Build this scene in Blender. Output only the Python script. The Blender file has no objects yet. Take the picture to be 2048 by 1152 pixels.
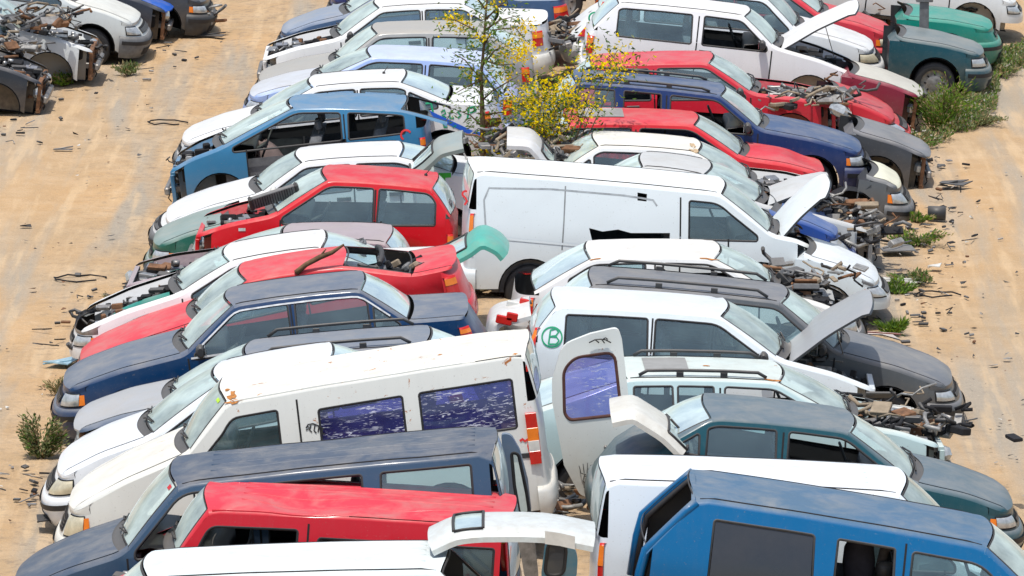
"""Scrapyard: two rows of wrecked cars back to back on a sandy lot (procedural scene)."""
import math
CAMZ=13.3; TH=math.radians(10.4); F=12500.0
CY=-CAMZ/math.tan(TH)
def proj(p):
    x,y,z=p[0],p[1]-CY,p[2]-CAMZ
    f=y*math.cos(TH)-z*math.sin(TH)
    u=z*math.cos(TH)+y*math.sin(TH)
    return (1024+F*x/f, 576-F*u/f)
def unproj(px,py,h=0.0):
    u=(px-1024)/F; v=-(py-576)/F
    dy=math.cos(TH)+v*math.sin(TH); dz=-math.sin(TH)+v*math.cos(TH)
    t=(h-CAMZ)/dz
    return (u*t, CY+dy*t, h)
TPL={
 'sedan':dict(L=4.35,hf=(.10,.66),wb=(1.15,.90),rf=(1.90,1.30),rr=(2.95,1.31),db=(3.50,.97),de=(4.25,.92)),
 'coupe':dict(L=4.3,hf=(.10,.58),wb=(1.25,.84),rf=(2.0,1.18),rr=(2.75,1.18),db=(3.7,.90),de=(4.2,.84)),
 'hatch':dict(L=3.9,hf=(.10,.66),wb=(1.05,.92),rf=(1.75,1.32),rr=(3.2,1.32),db=(3.70,.95),de=(3.85,.88)),
 'wagon':dict(L=4.5,hf=(.10,.66),wb=(1.15,.92),rf=(1.90,1.33),rr=(3.85,1.34),db=(4.33,.97),de=(4.45,.88)),
 'mpv':dict(L=4.6,hf=(.12,.80),wb=(.95,1.05),rf=(1.75,1.56),rr=(4.15,1.62),db=(4.5,1.12),de=(4.58,.95)),
 'van':dict(L=4.6,hf=(.10,.78),wb=(.85,1.08),rf=(1.4,1.72),rr=(4.4,1.78),db=(4.55,1.2),de=(4.6,1.0)),
 'express':dict(L=4.15,hf=(.1,.75),wb=(1.0,1.03),rf=(1.7,1.60),rr=(4.0,1.68),db=(4.1,1.2),de=(4.15,1.0)),
}
for t in TPL.values(): t.setdefault('W',.80)
TPL['van']['W']=.80; TPL['mpv']['W']=.84
TUMB={'sedan':.42,'coupe':.44,'hatch':.40,'wagon':.40,'mpv':.28,'van':.14,'express':.19}
def cl(x,a=0.,b=1.): return max(a,min(b,x))
def plan(c,d):
    a=cl((1.0-d)/1.0)**2; b=cl((d-(c['L']-1.0))/1.0)**2
    return c['W']*(1-.10*a-.07*b)
def belt(c,d):
    z0=c['wb'][1]-.01; z1=c['db'][1]-.01
    if c['type'] in('van','express','mpv'): z1=z0+.04
    t=cl((d-c['wb'][0])/(c['db'][0]-c['wb'][0]),-.3,1.1)
    return z0+(z1-z0)*t
def Yf(c,d,z,zt=None):
    pl=plan(c,d); zb=belt(c,d)
    if zt is not None and zt<zb: zb=zt
    if z<.5: return pl-.05*((.5-z)/.5)**2*1.5
    if z<=zb: return pl-.03*((z-.5)/max(.1,zb-.5))**2
    h=z-zb; return pl-.03-TUMB[c['type']]*h-.10*h*h
POSE={
 'L1':{'x':-0.58,'y':21.222,'psi':-0.0,'pitch':6.5,'L':4.35,'hf':(0.1,0.66),'wb':(1.15,0.9),'rf':(1.9,1.3),'rr':(2.95,1.31),'db':(3.5,0.97),'de':(4.25,0.92),'z':0},
 'L2':{'x':-1.225,'y':17.364,'psi':-0.55,'pitch':3.96,'L':4.331,'hf':(0.1,0.66),'wb':(1.098,0.891),'rf':(1.9,1.3),'rr':(2.95,1.31),'db':(3.5,0.97),'de':(4.25,0.92),'z':0},
 'L3':{'x':-1.514,'y':14.847,'psi':0.15,'pitch':3.84,'L':4.243,'hf':(0.1,0.66),'wb':(1.281,0.902),'rf':(1.889,1.283),'rr':(3.046,1.252),'db':(3.451,0.997),'de':(4.25,0.92),'z':0},
 'L4':{'x':-1.597,'y':12.41,'psi':0.04,'pitch':1.42,'L':3.901,'hf':(0.1,0.66),'wb':(1.205,0.881),'rf':(1.768,1.307),'rr':(3.211,1.278),'db':(3.699,0.953),'de':(3.85,0.88),'z':0},
 'L5':{'x':-1.777,'y':10.723,'psi':-2.17,'pitch':-2.41,'L':3.737,'hf':(0.1,0.66),'wb':(1.05,0.921),'rf':(1.754,1.289),'rr':(3.192,1.264),'db':(3.521,0.914),'de':(3.85,0.88),'z':0},
 'L6':{'x':-2.182,'y':7.436,'psi':-0.52,'pitch':4.14,'L':4.249,'hf':(0.1,0.66),'wb':(1.149,0.902),'rf':(1.88,1.27),'rr':(2.97,1.255),'db':(3.55,0.982),'de':(4.142,0.913),'z':0},
 'L7':{'x':-2.644,'y':5.175,'psi':-1.16,'pitch':6.05,'L':3.467,'hf':(0.1,0.66),'wb':(0.866,0.938),'rf':(1.826,1.325),'rr':(3.132,1.175),'db':(3.699,0.959),'de':(3.85,0.88),'z':0},
 'L8':{'x':-2.164,'y':2.369,'psi':1.57,'pitch':3.59,'L':4.346,'hf':(0.184,0.63),'wb':(1.354,0.923),'rf':(1.898,1.26),'rr':(3.034,1.253),'db':(3.666,1.026),'de':(4.25,0.92),'z':-0.13},
 'L9':{'x':-2.357,'y':0.752,'psi':0.04,'pitch':2.67,'L':3.9,'hf':(0.084,0.653),'wb':(1.05,0.922),'rf':(1.865,1.268),'rr':(3.2,1.32),'db':(3.7,0.951),'de':(3.85,0.88),'z':-0.18},
 'L10':{'x':-2.264,'y':0.015,'psi':-1.13,'pitch':-1.65,'L':3.252,'hf':(0.1,0.66),'wb':(1.108,0.969),'rf':(1.723,1.38),'rr':(2.923,1.33),'db':(3.153,1.011),'de':(3.55,0.95),'z':0},
 'L11':{'x':-2.635,'y':-3.24,'psi':-1.07,'pitch':-2.2,'L':3.753,'hf':(0.1,0.66),'wb':(1.149,0.902),'rf':(1.993,1.255),'rr':(3.057,1.289),'db':(3.299,1.004),'de':(3.7,0.95),'z':0},
 'L12':{'x':-2.659,'y':-4.748,'psi':1.14,'pitch':6.45,'L':4.352,'hf':(0.1,0.66),'wb':(1.318,0.975),'rf':(1.914,1.25),'rr':(2.886,1.285),'db':(3.5,0.973),'de':(4.25,0.92),'z':-0.1},
 'L13':{'x':-2.574,'y':-4.246,'psi':-0.84,'pitch':4.46,'L':3.901,'hf':(0.1,0.66),'wb':(1.05,0.92),'rf':(1.75,1.32),'rr':(3.2,1.32),'db':(3.7,0.95),'de':(3.85,0.88),'z':-0.05},
 'L14':{'x':-2.444,'y':-6.173,'psi':2.23,'pitch':9.98,'L':4.313,'hf':(0.111,0.556),'wb':(1.39,0.805),'rf':(1.978,1.133),'rr':(2.99,1.103),'db':(3.697,0.901),'de':(4.214,0.909),'z':0},
 'L15':{'x':-2.424,'y':-8.41,'psi':1.64,'pitch':8.16,'L':4.563,'hf':(0.124,0.68),'wb':(1.455,0.897),'rf':(2.018,1.302),'rr':(3.319,1.272),'db':(3.77,0.903),'de':(4.41,0.852),'z':0},
 'L16':{'x':-2.209,'y':-10.874,'psi':-0.64,'pitch':3.08,'L':4.499,'hf':(0.1,0.66),'wb':(1.143,0.897),'rf':(1.953,1.289),'rr':(3.655,1.348),'db':(4.33,0.971),'de':(4.45,0.88),'z':0},
 'L17':{'x':-2.322,'y':-12.608,'psi':0.76,'pitch':9.96,'L':4.35,'hf':(0.178,0.684),'wb':(1.159,0.928),'rf':(1.933,1.311),'rr':(2.95,1.31),'db':(3.5,0.97),'de':(4.25,0.92),'z':0},
 'L18':{'x':-1.883,'y':-14.653,'psi':0.29,'pitch':6.72,'L':4.706,'hf':(0.147,0.739),'wb':(1.346,1.177),'rf':(1.785,1.608),'rr':(4.576,1.728),'db':(4.646,1.322),'de':(4.686,1.1),'z':0},
 'L19':{'x':-2.179,'y':-18.403,'psi':-0.05,'pitch':4.76,'L':4.554,'hf':(0.12,0.8),'wb':(1.17,1.123),'rf':(1.685,1.645),'rr':(4.425,1.693),'db':(4.5,1.2),'de':(4.55,1.0),'z':0},
 'L20':{'x':-1.977,'y':-19.276,'psi':-3.04,'pitch':-3.32,'L':3.968,'hf':(0.1,0.78),'wb':(1.007,1.287),'rf':(1.29,1.711),'rr':(3.838,1.739),'db':(3.908,1.2),'de':(3.948,1.0),'z':0},
 'L21':{'x':-2.355,'y':-21.918,'psi':-0.89,'pitch':2.74,'L':4.314,'hf':(0.12,0.8),'wb':(0.95,1.05),'rf':(1.646,1.698),'rr':(4.008,1.668),'db':(4.5,1.12),'de':(4.58,0.95),'z':-0.08},
 'R0':{'x':3.36,'y':17.36,'psi':-0.02,'pitch':5.06,'L':4.35,'hf':(0.1,0.66),'wb':(1.184,0.886),'rf':(1.9,1.3),'rr':(2.95,1.31),'db':(3.5,0.97),'de':(4.25,0.92),'z':0},
 'R1':{'x':2.95,'y':15.686,'psi':1.15,'pitch':4.27,'L':4.562,'hf':(0.144,0.672),'wb':(1.294,0.918),'rf':(1.75,1.32),'rr':(3.6,1.32),'db':(4.05,0.95),'de':(4.2,0.88),'z':0},
 'R2':{'x':2.879,'y':13.55,'psi':1.53,'pitch':6.2,'L':3.992,'hf':(0.1,0.66),'wb':(1.36,0.95),'rf':(1.826,1.32),'rr':(3.53,1.308),'db':(3.848,0.936),'de':(4.0,0.9),'z':0},
 'R2b':{'x':3.459,'y':12.41,'psi':0.21,'pitch':7.61,'L':4.35,'hf':(0.093,0.702),'wb':(1.15,0.9),'rf':(1.9,1.3),'rr':(2.95,1.31),'db':(3.5,0.97),'de':(4.25,0.92),'z':-0.15},
 'R3b':{'x':3.13,'y':10.909,'psi':0.62,'pitch':6.64,'L':4.35,'hf':(0.234,0.638),'wb':(1.15,0.9),'rf':(1.9,1.3),'rr':(2.95,1.31),'db':(3.5,0.97),'de':(4.25,0.92),'z':-0.2},
 'R3':{'x':2.55,'y':10.298,'psi':-0.16,'pitch':-1.83,'L':3.901,'hf':(0.1,0.66),'wb':(1.288,0.899),'rf':(1.872,1.313),'rr':(3.354,1.314),'db':(3.7,0.95),'de':(3.85,0.88),'z':-0.05},
 'R4b':{'x':3.281,'y':7.802,'psi':0.43,'pitch':7.13,'L':4.35,'hf':(0.1,0.66),'wb':(1.15,0.9),'rf':(1.9,1.3),'rr':(2.95,1.31),'db':(3.5,0.97),'de':(4.25,0.92),'z':-0.2},
 'R4':{'x':2.214,'y':6.555,'psi':-0.34,'pitch':3.44,'L':4.703,'hf':(0.145,0.666),'wb':(1.487,0.91),'rf':(2.03,1.3),'rr':(3.827,1.362),'db':(4.128,0.947),'de':(4.45,0.88),'z':0},
 'R5b':{'x':3.03,'y':5.286,'psi':0.55,'pitch':7.16,'L':3.901,'hf':(0.169,0.677),'wb':(1.05,0.92),'rf':(1.75,1.32),'rr':(3.2,1.32),'db':(3.7,0.95),'de':(3.85,0.88),'z':-0.22},
 'R5':{'x':2.069,'y':5.339,'psi':-1.14,'pitch':0.93,'L':3.888,'hf':(0.1,0.66),'wb':(1.186,0.873),'rf':(1.794,1.266),'rr':(3.326,1.271),'db':(3.542,1.061),'de':(3.85,0.88),'z':-0.1},
 'R6':{'x':1.862,'y':3.372,'psi':-1.47,'pitch':0.87,'L':4.35,'hf':(0.1,0.66),'wb':(1.191,0.838),'rf':(1.843,1.232),'rr':(3.006,1.299),'db':(3.402,1.036),'de':(4.25,0.92),'z':-0.1},
 'R7':{'x':2.312,'y':1.63,'psi':2.37,'pitch':2.47,'L':4.351,'hf':(0.1,0.66),'wb':(1.578,0.944),'rf':(2.257,1.252),'rr':(2.95,1.31),'db':(3.5,0.972),'de':(4.25,0.92),'z':-0.15},
 'R7b':{'x':2.079,'y':0.968,'psi':-0.21,'pitch':4.99,'L':3.9,'hf':(0.22,0.688),'wb':(1.05,0.92),'rf':(1.75,1.32),'rr':(3.2,1.32),'db':(3.7,0.95),'de':(3.85,0.88),'z':-0.1},
 'R8':{'x':1.495,'y':-1.207,'psi':-2.51,'pitch':1.27,'L':4.223,'hf':(0.1,0.75),'wb':(0.69,0.937),'rf':(1.285,1.391),'rr':(4.093,1.586),'db':(4.163,1.2),'de':(4.203,1.0),'z':0},
 'R9b':{'x':2.35,'y':-1.948,'psi':-0.31,'pitch':5.0,'L':3.9,'hf':(0.168,0.658),'wb':(1.05,0.92),'rf':(1.75,1.32),'rr':(3.2,1.32),'db':(3.7,0.95),'de':(3.85,0.88),'z':-0.1},
 'R9':{'x':1.896,'y':-4.54,'psi':-0.15,'pitch':1.73,'L':3.918,'hf':(0.084,0.673),'wb':(1.072,0.954),'rf':(1.703,1.285),'rr':(3.021,1.243),'db':(3.639,0.862),'de':(3.85,0.88),'z':-0.06},
 'R10':{'x':2.336,'y':-7.698,'psi':1.63,'pitch':5.8,'L':4.702,'hf':(0.114,0.652),'wb':(1.376,0.915),'rf':(2.031,1.358),'rr':(3.972,1.333),'db':(4.33,0.97),'de':(4.45,0.88),'z':-0.12},
 'R11':{'x':1.967,'y':-8.653,'psi':0.68,'pitch':3.95,'L':3.857,'hf':(0.115,0.651),'wb':(1.211,0.926),'rf':(1.853,1.317),'rr':(3.526,1.303),'db':(3.748,0.953),'de':(3.85,0.88),'z':0},
 'R12':{'x':2.152,'y':-11.839,'psi':-2.08,'pitch':0.92,'L':4.5,'hf':(0.187,0.68),'wb':(1.151,0.92),'rf':(1.86,1.3),'rr':(3.301,1.317),'db':(4.33,0.973),'de':(4.45,0.88),'z':0},
 'R13':{'x':2.727,'y':-14.418,'psi':-1.06,'pitch':5.59,'L':4.091,'hf':(0.1,0.66),'wb':(1.116,0.868),'rf':(1.765,1.281),'rr':(3.041,1.297),'db':(3.451,1.045),'de':(3.85,0.88),'z':0},
 'R14':{'x':2.802,'y':-17.946,'psi':-0.6,'pitch':1.81,'L':4.308,'hf':(0.1,0.75),'wb':(1.0,1.031),'rf':(1.6,1.62),'rr':(4.178,1.653),'db':(4.248,1.2),'de':(4.288,1.0),'z':-0.12},
 'R15':{'x':3.147,'y':-19.586,'psi':0.24,'pitch':6.59,'L':4.596,'hf':(0.12,0.8),'wb':(1.032,1.084),'rf':(1.573,1.488),'rr':(4.066,1.612),'db':(4.45,1.15),'de':(4.58,0.95),'z':-0.13},
 'T1':{'x':-8.032,'y':16.66,'psi':-0.03,'pitch':4.6,'L':4.35,'hf':(0.1,0.66),'wb':(1.226,0.882),'rf':(1.9,1.3),'rr':(2.95,1.31),'db':(3.5,0.97),'de':(4.25,0.92),'z':-0.14},
 'T2':{'x':-7.579,'y':18.896,'psi':0.08,'pitch':6.19,'L':4.35,'hf':(0.157,0.666),'wb':(1.15,0.9),'rf':(1.9,1.3),'rr':(2.95,1.31),'db':(3.5,0.97),'de':(4.25,0.92),'z':-0.04},
 'T3':{'x':-8.584,'y':13.89,'psi':-0.06,'pitch':6.8,'L':4.35,'hf':(0.1,0.66),'wb':(1.15,0.9),'rf':(1.9,1.3),'rr':(2.95,1.31),'db':(3.5,0.97),'de':(4.25,0.92),'z':-0.16},
 'T4':{'x':-7.239,'y':20.808,'psi':-0.02,'pitch':6.56,'L':4.35,'hf':(0.1,0.66),'wb':(1.15,0.9),'rf':(1.9,1.3),'rr':(2.95,1.31),'db':(3.5,0.97),'de':(4.25,0.92),'z':-0.12},
 'T5':{'x':-6.743,'y':21.538,'psi':-0.02,'pitch':6.29,'L':4.35,'hf':(0.1,0.66),'wb':(1.15,0.9),'rf':(1.9,1.3),'rr':(2.95,1.31),'db':(3.5,0.97),'de':(4.25,0.92),'z':-0.08},
 'U1':{'x':4.547,'y':15.139,'psi':0.34,'pitch':3.03,'L':4.35,'hf':(0.096,0.668),'wb':(1.348,0.87),'rf':(1.9,1.3),'rr':(2.95,1.31),'db':(3.5,0.97),'de':(4.25,0.92),'z':0},
 'U2':{'x':4.888,'y':17.56,'psi':0.3,'pitch':0.49,'L':4.35,'hf':(0.1,0.66),'wb':(1.405,0.851),'rf':(1.9,1.3),'rr':(2.95,1.31),'db':(3.5,0.97),'de':(4.25,0.92),'z':0},
 'U3':{'x':5.466,'y':20.899,'psi':0.06,'pitch':6.38,'L':4.35,'hf':(0.143,0.655),'wb':(1.15,0.9),'rf':(1.9,1.3),'rr':(2.95,1.31),'db':(3.5,0.97),'de':(4.25,0.92),'z':0},
 'U4':{'x':3.679,'y':21.497,'psi':-0.0,'pitch':6.5,'L':4.35,'hf':(0.1,0.66),'wb':(1.15,0.9),'rf':(1.9,1.3),'rr':(2.95,1.31),'db':(3.5,0.97),'de':(4.25,0.92),'z':0},
 'U5':{'x':4.321,'y':22.165,'psi':0.0,'pitch':6.5,'L':4.35,'hf':(0.1,0.66),'wb':(1.15,0.9),'rf':(1.9,1.3),'rr':(2.95,1.31),'db':(3.5,0.97),'de':(4.25,0.92),'z':0},
}
import bpy, math, random
import numpy as np
from mathutils import Vector, Matrix
from mathutils.geometry import delaunay_2d_cdt
R=math.radians
scene=bpy.context.scene
COL=scene.collection
# ---------------------------------------------------------------- mesh helpers
def link(o,parent=None):
    COL.objects.link(o)
    if parent is not None: o.parent=parent
    return o
def mesh(name,V,Fc,mats,parent=None,smooth=True,mi=None):
    me=bpy.data.meshes.new(name)
    me.from_pydata([tuple(map(float,v)) for v in V],[],[tuple(int(i) for i in f) for f in Fc])
    if not isinstance(mats,(list,tuple)): mats=[mats]
    for m in mats: me.materials.append(m)
    n=len(me.polygons)
    if smooth is True: me.polygons.foreach_set('use_smooth',[True]*n)
    elif isinstance(smooth,list): me.polygons.foreach_set('use_smooth',smooth)
    if mi: me.polygons.foreach_set('material_index',mi)
    me.update()
    return link(bpy.data.objects.new(name,me),parent)
class MB:
    """collects simple shapes for ONE mesh object"""
    def __init__(s): s.V=[];s.F=[];s.M=[];s.S=[]
    def add(s,V,Fc,m=0,sm=False):
        b=len(s.V); s.V+=[tuple(v) for v in V]; s.F+=[tuple(b+i for i in f) for f in Fc]; s.M+=[m]*len(Fc); s.S+=[sm]*len(Fc)
    def grid(s,P,m=0,sm=True,closed=False):
        nu=len(P); nv=len(P[0]); V=[p for r in P for p in r]; Fc=[]
        for i in range(nu-1):
            for j in range(nv-1+(1 if closed else 0)):
                k=(j+1)%nv; Fc.append((i*nv+j,i*nv+k,(i+1)*nv+k,(i+1)*nv+j))
        s.add(V,Fc,m,sm)
    def box(s,c,sz,m=0,rot=None,bev=.12):
        """box with chamfered edges"""
        hx,hy,hz=[a/2 for a in sz]; b=bev*min(sz)
        P=[]
        for z,k in((-hz,b),(-hz+b,0),(hz-b,0),(hz,b)):
            x=hx-k; y=hy-k; c_=b
            P.append([(x,-y+c_,z),(x,y-c_,z),(x-c_,y,z),(-x+c_,y,z),(-x,y-c_,z),(-x,-y+c_,z),(-x+c_,-y,z),(x-c_,-y,z)])
        if rot is not None: P=[[rot@Vector(p) for p in r] for r in P]
        P=[[(p[0]+c[0],p[1]+c[1],p[2]+c[2]) for p in r] for r in P]
        b0=len(s.V); s.grid(P,m,False,True)
        s.F.append(tuple(b0+i for i in range(7,-1,-1)));s.M.append(m);s.S.append(False)
        s.F.append(tuple(b0+24+i for i in range(8)));s.M.append(m);s.S.append(False)
    def tube(s,pts,r,m=0,n=7,cap=True):
        pts=[Vector(p) for p in pts]; rows=[]
        rr=r if isinstance(r,(list,tuple)) else [r]*len(pts)
        for i,p in enumerate(pts):
            t=(pts[min(i+1,len(pts)-1)]-pts[max(i-1,0)]).normalized()
            a=t.orthogonal().normalized() if i==0 else (a-t*a.dot(t)).normalized()
            b=t.cross(a)
            rows.append([tuple(p+(a*math.cos(2*math.pi*k/n)+b*math.sin(2*math.pi*k/n))*rr[i]) for k in range(n)])
        b0=len(s.V); s.grid(rows,m,True,True)
        if cap:
            s.F.append(tuple(b0+k for k in range(n-1,-1,-1)));s.M.append(m);s.S.append(False)
            e=b0+(len(pts)-1)*n; s.F.append(tuple(e+k for k in range(n)));s.M.append(m);s.S.append(False)
    def lathe(s,prof,axis='y',m=0,n=24,c=(0,0,0)):
        rows=[]
        for r,h in prof:
            row=[]
            for k in range(n):
                a=2*math.pi*k/n; u,v=r*math.cos(a),r*math.sin(a)
                q=(u,h,v) if axis=='y' else ((u,v,h) if axis=='z' else (h,u,v))
                row.append((q[0]+c[0],q[1]+c[1],q[2]+c[2]))
            rows.append(row)
        s.grid(rows,m,True,True)
    def build(s,name,mats,parent=None):
        return mesh(name,s.V,s.F,mats,parent,s.S,s.M)
# ---------------------------------------------------------------- materials
MATS={}
def newmat(name):
    m=bpy.data.materials.new(name); m.use_nodes=True; nt=m.node_tree
    for n in list(nt.nodes): nt.nodes.remove(n)
    return m,nt,nt.nodes,nt.links
def N(nt,t,**k):
    n=nt.nodes.new(t)
    for a,b in k.items():
        if a.startswith('i_'):
            key=a[2:]; key=int(key) if key.isdigit() else key.replace('_',' ')
            n.inputs[key].default_value=b
        else: setattr(n,a,b)
    return n
def L_(nt,a,b): nt.links.new(a,b)
def noise(nt,scale,detail=4,vec=None,rough=.55,dist=0):
    n=N(nt,'ShaderNodeTexNoise',i_Scale=scale,i_Detail=detail,i_Roughness=rough,i_Distortion=dist)
    if vec is not None: L_(nt,vec,n.inputs['Vector'])
    return n.outputs['Fac']
def ramp(nt,src,a,b,c0=0.,c1=1.):
    n=N(nt,'ShaderNodeMapRange',i_1=a,i_2=b,i_3=c0,i_4=c1); L_(nt,src,n.inputs[0]); return n.outputs[0]
def math_(nt,op,a,b=None):
    n=N(nt,'ShaderNodeMath',operation=op)
    for i,x in enumerate((a,b)):
        if x is None: continue
        if isinstance(x,(int,float)): n.inputs[i].default_value=x
        else: L_(nt,x,n.inputs[i])
    return n.outputs[0]
def mixc(nt,f,a,b):
    n=N(nt,'ShaderNodeMix',data_type='RGBA')
    if isinstance(f,(int,float)): n.inputs[0].default_value=f
    else: L_(nt,f,n.inputs[0])
    for i,x in((6,a),(7,b)):
        if isinstance(x,(tuple,list)): n.inputs[i].default_value=tuple(x)[:3]+(1,)
        else: L_(nt,x,n.inputs[i])
    return n.outputs[2]
def objvec(nt,offset=True):
    tc=N(nt,'ShaderNodeTexCoord'); 
    if not offset: return tc.outputs['Object']
    oi=N(nt,'ShaderNodeObjectInfo'); c=N(nt,'ShaderNodeCombineXYZ')
    m=math_(nt,'MULTIPLY',oi.outputs['Random'],37.); L_(nt,m,c.inputs[0]); L_(nt,m,c.inputs[1])
    v=N(nt,'ShaderNodeVectorMath',operation='ADD'); L_(nt,tc.outputs['Object'],v.inputs[0]); L_(nt,c.outputs[0],v.inputs[1])
    return v.outputs[0]
def paint(name,col,top=None,fade=.8,rust=0.,dirt=.45,rough=.32,metal=0.,back=True):
    key=('p',name)
    if key in MATS: return MATS[key]
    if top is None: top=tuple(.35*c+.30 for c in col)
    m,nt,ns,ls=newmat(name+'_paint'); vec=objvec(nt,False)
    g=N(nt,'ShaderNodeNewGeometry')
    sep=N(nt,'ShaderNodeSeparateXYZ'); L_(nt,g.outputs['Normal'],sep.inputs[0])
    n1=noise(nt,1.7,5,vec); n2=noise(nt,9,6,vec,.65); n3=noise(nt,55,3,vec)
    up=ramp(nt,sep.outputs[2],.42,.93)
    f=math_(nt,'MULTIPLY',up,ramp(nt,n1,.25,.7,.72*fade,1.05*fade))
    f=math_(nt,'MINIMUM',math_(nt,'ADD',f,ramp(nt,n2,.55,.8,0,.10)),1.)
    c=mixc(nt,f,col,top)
    # road dirt low down and streaks
    sp=N(nt,'ShaderNodeSeparateXYZ'); tc=N(nt,'ShaderNodeTexCoord'); L_(nt,tc.outputs['Object'],sp.inputs[0])
    low=math_(nt,'MULTIPLY',ramp(nt,sp.outputs[2],.75,.15),ramp(nt,n2,.3,.7,.3,1.))
    low=math_(nt,'MULTIPLY',low,dirt)
    c=mixc(nt,low,c,(.34,.27,.19))
    mp=N(nt,'ShaderNodeMapping'); mp.inputs['Scale'].default_value=(9,9,.9); L_(nt,vec,mp.inputs[0])
    st=noise(nt,1.6,4,mp.outputs[0],.6)
    c=mixc(nt,ramp(nt,st,.50,.80,0,.16*dirt*2),c,tuple(.6*x+.07 for x in col))
    bl=math_(nt,'MULTIPLY',up,ramp(nt,noise(nt,2.6,7,vec,.7,.4),.42,.72,0,.42*min(1,fade+.3))); c=mixc(nt,bl,c,(.40,.36,.30))
    spk=ramp(nt,n3,.66,.73,0,.36); c=mixc(nt,spk,c,(.22,.19,.15))
    mp2=N(nt,'ShaderNodeMapping'); mp2.inputs['Scale'].default_value=(1.3,7,7); mp2.inputs['Rotation'].default_value=(.1,.2,.5); L_(nt,vec,mp2.inputs[0])
    sc_=ramp(nt,noise(nt,8,5,mp2.outputs[0],.7,.8),.66,.72,0,.35); c=mixc(nt,sc_,c,tuple(min(.8,x*.6+.18) for x in col))
    if rust>0:
        rn=noise(nt,6,8,vec,.75,.6); rf=ramp(nt,rn,.66-.05*rust,.69-.05*rust)
        rf=math_(nt,'MULTIPLY',rf,ramp(nt,sp.outputs[2],1.0,1.3))
        c=mixc(nt,rf,c,(.38,.14,.035))
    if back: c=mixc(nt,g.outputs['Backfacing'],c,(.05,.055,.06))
    b=N(nt,'ShaderNodeBsdfPrincipled'); L_(nt,c,b.inputs['Base Color'])
    ro=math_(nt,'ADD',ramp(nt,f,0,1,rough,.56),ramp(nt,n2,.4,.8,0,.12)); L_(nt,ro,b.inputs['Roughness'])
    b.inputs['Metallic'].default_value=metal
    b.inputs['Specular IOR Level'].default_value=.25; cw=math_(nt,'SUBTRACT',.26,math_(nt,'MULTIPLY',f,.24)); L_(nt,cw,b.inputs['Coat Weight']); b.inputs['Coat Roughness'].default_value=.12
    bu=N(nt,'ShaderNodeBump',i_Strength=.06,i_Distance=.02); L_(nt,noise(nt,4,3,vec),bu.inputs['Height']); L_(nt,bu.outputs[0],b.inputs['Normal'])
    o=N(nt,'ShaderNodeOutputMaterial'); L_(nt,b.outputs[0],o.inputs[0])
    MATS[key]=m; return m
def plain(name,col,rough=.5,metal=0.,var=.25,scale=12,emit=None,dust=0.):
    key=('q',name)
    if key in MATS: return MATS[key]
    m,nt,ns,ls=newmat(name); vec=objvec(nt)
    n=noise(nt,scale,5,vec,.6)
    c=mixc(nt,ramp(nt,n,.3,.7),tuple(x*(1-var) for x in col),tuple(min(1,x*(1+var)) for x in col))
    if dust>0:
        g=N(nt,'ShaderNodeNewGeometry'); sep=N(nt,'ShaderNodeSeparateXYZ'); L_(nt,g.outputs['Normal'],sep.inputs[0])
        c=mixc(nt,ramp(nt,sep.outputs[2],.2,1,0,dust),c,(.36,.32,.27))
    b=N(nt,'ShaderNodeBsdfPrincipled',i_Roughness=rough,i_Metallic=metal); L_(nt,c,b.inputs['Base Color'])
    o=N(nt,'ShaderNodeOutputMaterial'); L_(nt,b.outputs[0],o.inputs[0]); MATS[key]=m; return m
def glass(name,tint,dust,dcol=(.50,.55,.53),streak=False):
    key=('g',name)
    if key in MATS: return MATS[key]
    m,nt,ns,ls=newmat(name); vec=objvec(nt)
    t=N(nt,'ShaderNodeBsdfTransparent',i_0=tuple(tint)+(1,))
    gl=N(nt,'ShaderNodeBsdfGlossy',i_Roughness=.06); gl.inputs[0].default_value=(.9,.95,1,1)
    fr=N(nt,'ShaderNodeFresnel',i_IOR=1.55)
    f=math_(nt,'ADD',math_(nt,'MULTIPLY',fr.outputs[0],1.1),.05)
    m1=N(nt,'ShaderNodeMixShader'); L_(nt,f,m1.inputs[0]); L_(nt,t.outputs[0],m1.inputs[1]); L_(nt,gl.outputs[0],m1.inputs[2])
    d=N(nt,'ShaderNodeBsdfDiffuse'); d.inputs[0].default_value=tuple(dcol)+(1,)
    n=noise(nt,2.2,6,vec,.6); df=ramp(nt,n,.25,.75,dust*.45,min(1,dust*1.5))
    if streak:
        mp=N(nt,'ShaderNodeMapping'); mp.inputs['Scale'].default_value=(1.2,1.2,7); L_(nt,vec,mp.inputs[0])
        s=noise(nt,7,3,mp.outputs[0],.6,1.5); stf=math_(nt,'MULTIPLY',ramp(nt,s,.57,.61,0,.8),ramp(nt,noise(nt,3,3,vec),.42,.55))
    m2=N(nt,'ShaderNodeMixShader'); L_(nt,df,m2.inputs[0]); L_(nt,m1.outputs[0],m2.inputs[1]); L_(nt,d.outputs[0],m2.inputs[2])
    res=m2.outputs[0]
    if streak:
        dw=N(nt,'ShaderNodeBsdfDiffuse'); dw.inputs[0].default_value=(.62,.64,.74,1); m3=N(nt,'ShaderNodeMixShader'); L_(nt,stf,m3.inputs[0]); L_(nt,res,m3.inputs[1]); L_(nt,dw.outputs[0],m3.inputs[2]); res=m3.outputs[0]
    o=N(nt,'ShaderNodeOutputMaterial'); L_(nt,res,o.inputs[0]); MATS[key]=m; return m
RUB=plain('black_rubber',(.018,.018,.02),.6,dust=.12)
PLA=plain('dark_plastic',(.035,.037,.04),.5,dust=.25)
GRP=plain('grey_plastic',(.13,.135,.14),.55,dust=.25)
INT=plain('interior_cloth',(.12,.125,.135),.9,dust=.2)
SEA=plain('seat_cloth',(.13,.14,.155),.95,scale=40,dust=.15)
ALU=plain('cast_aluminium',(.42,.42,.41),.42,.75,dust=.2)
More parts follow.
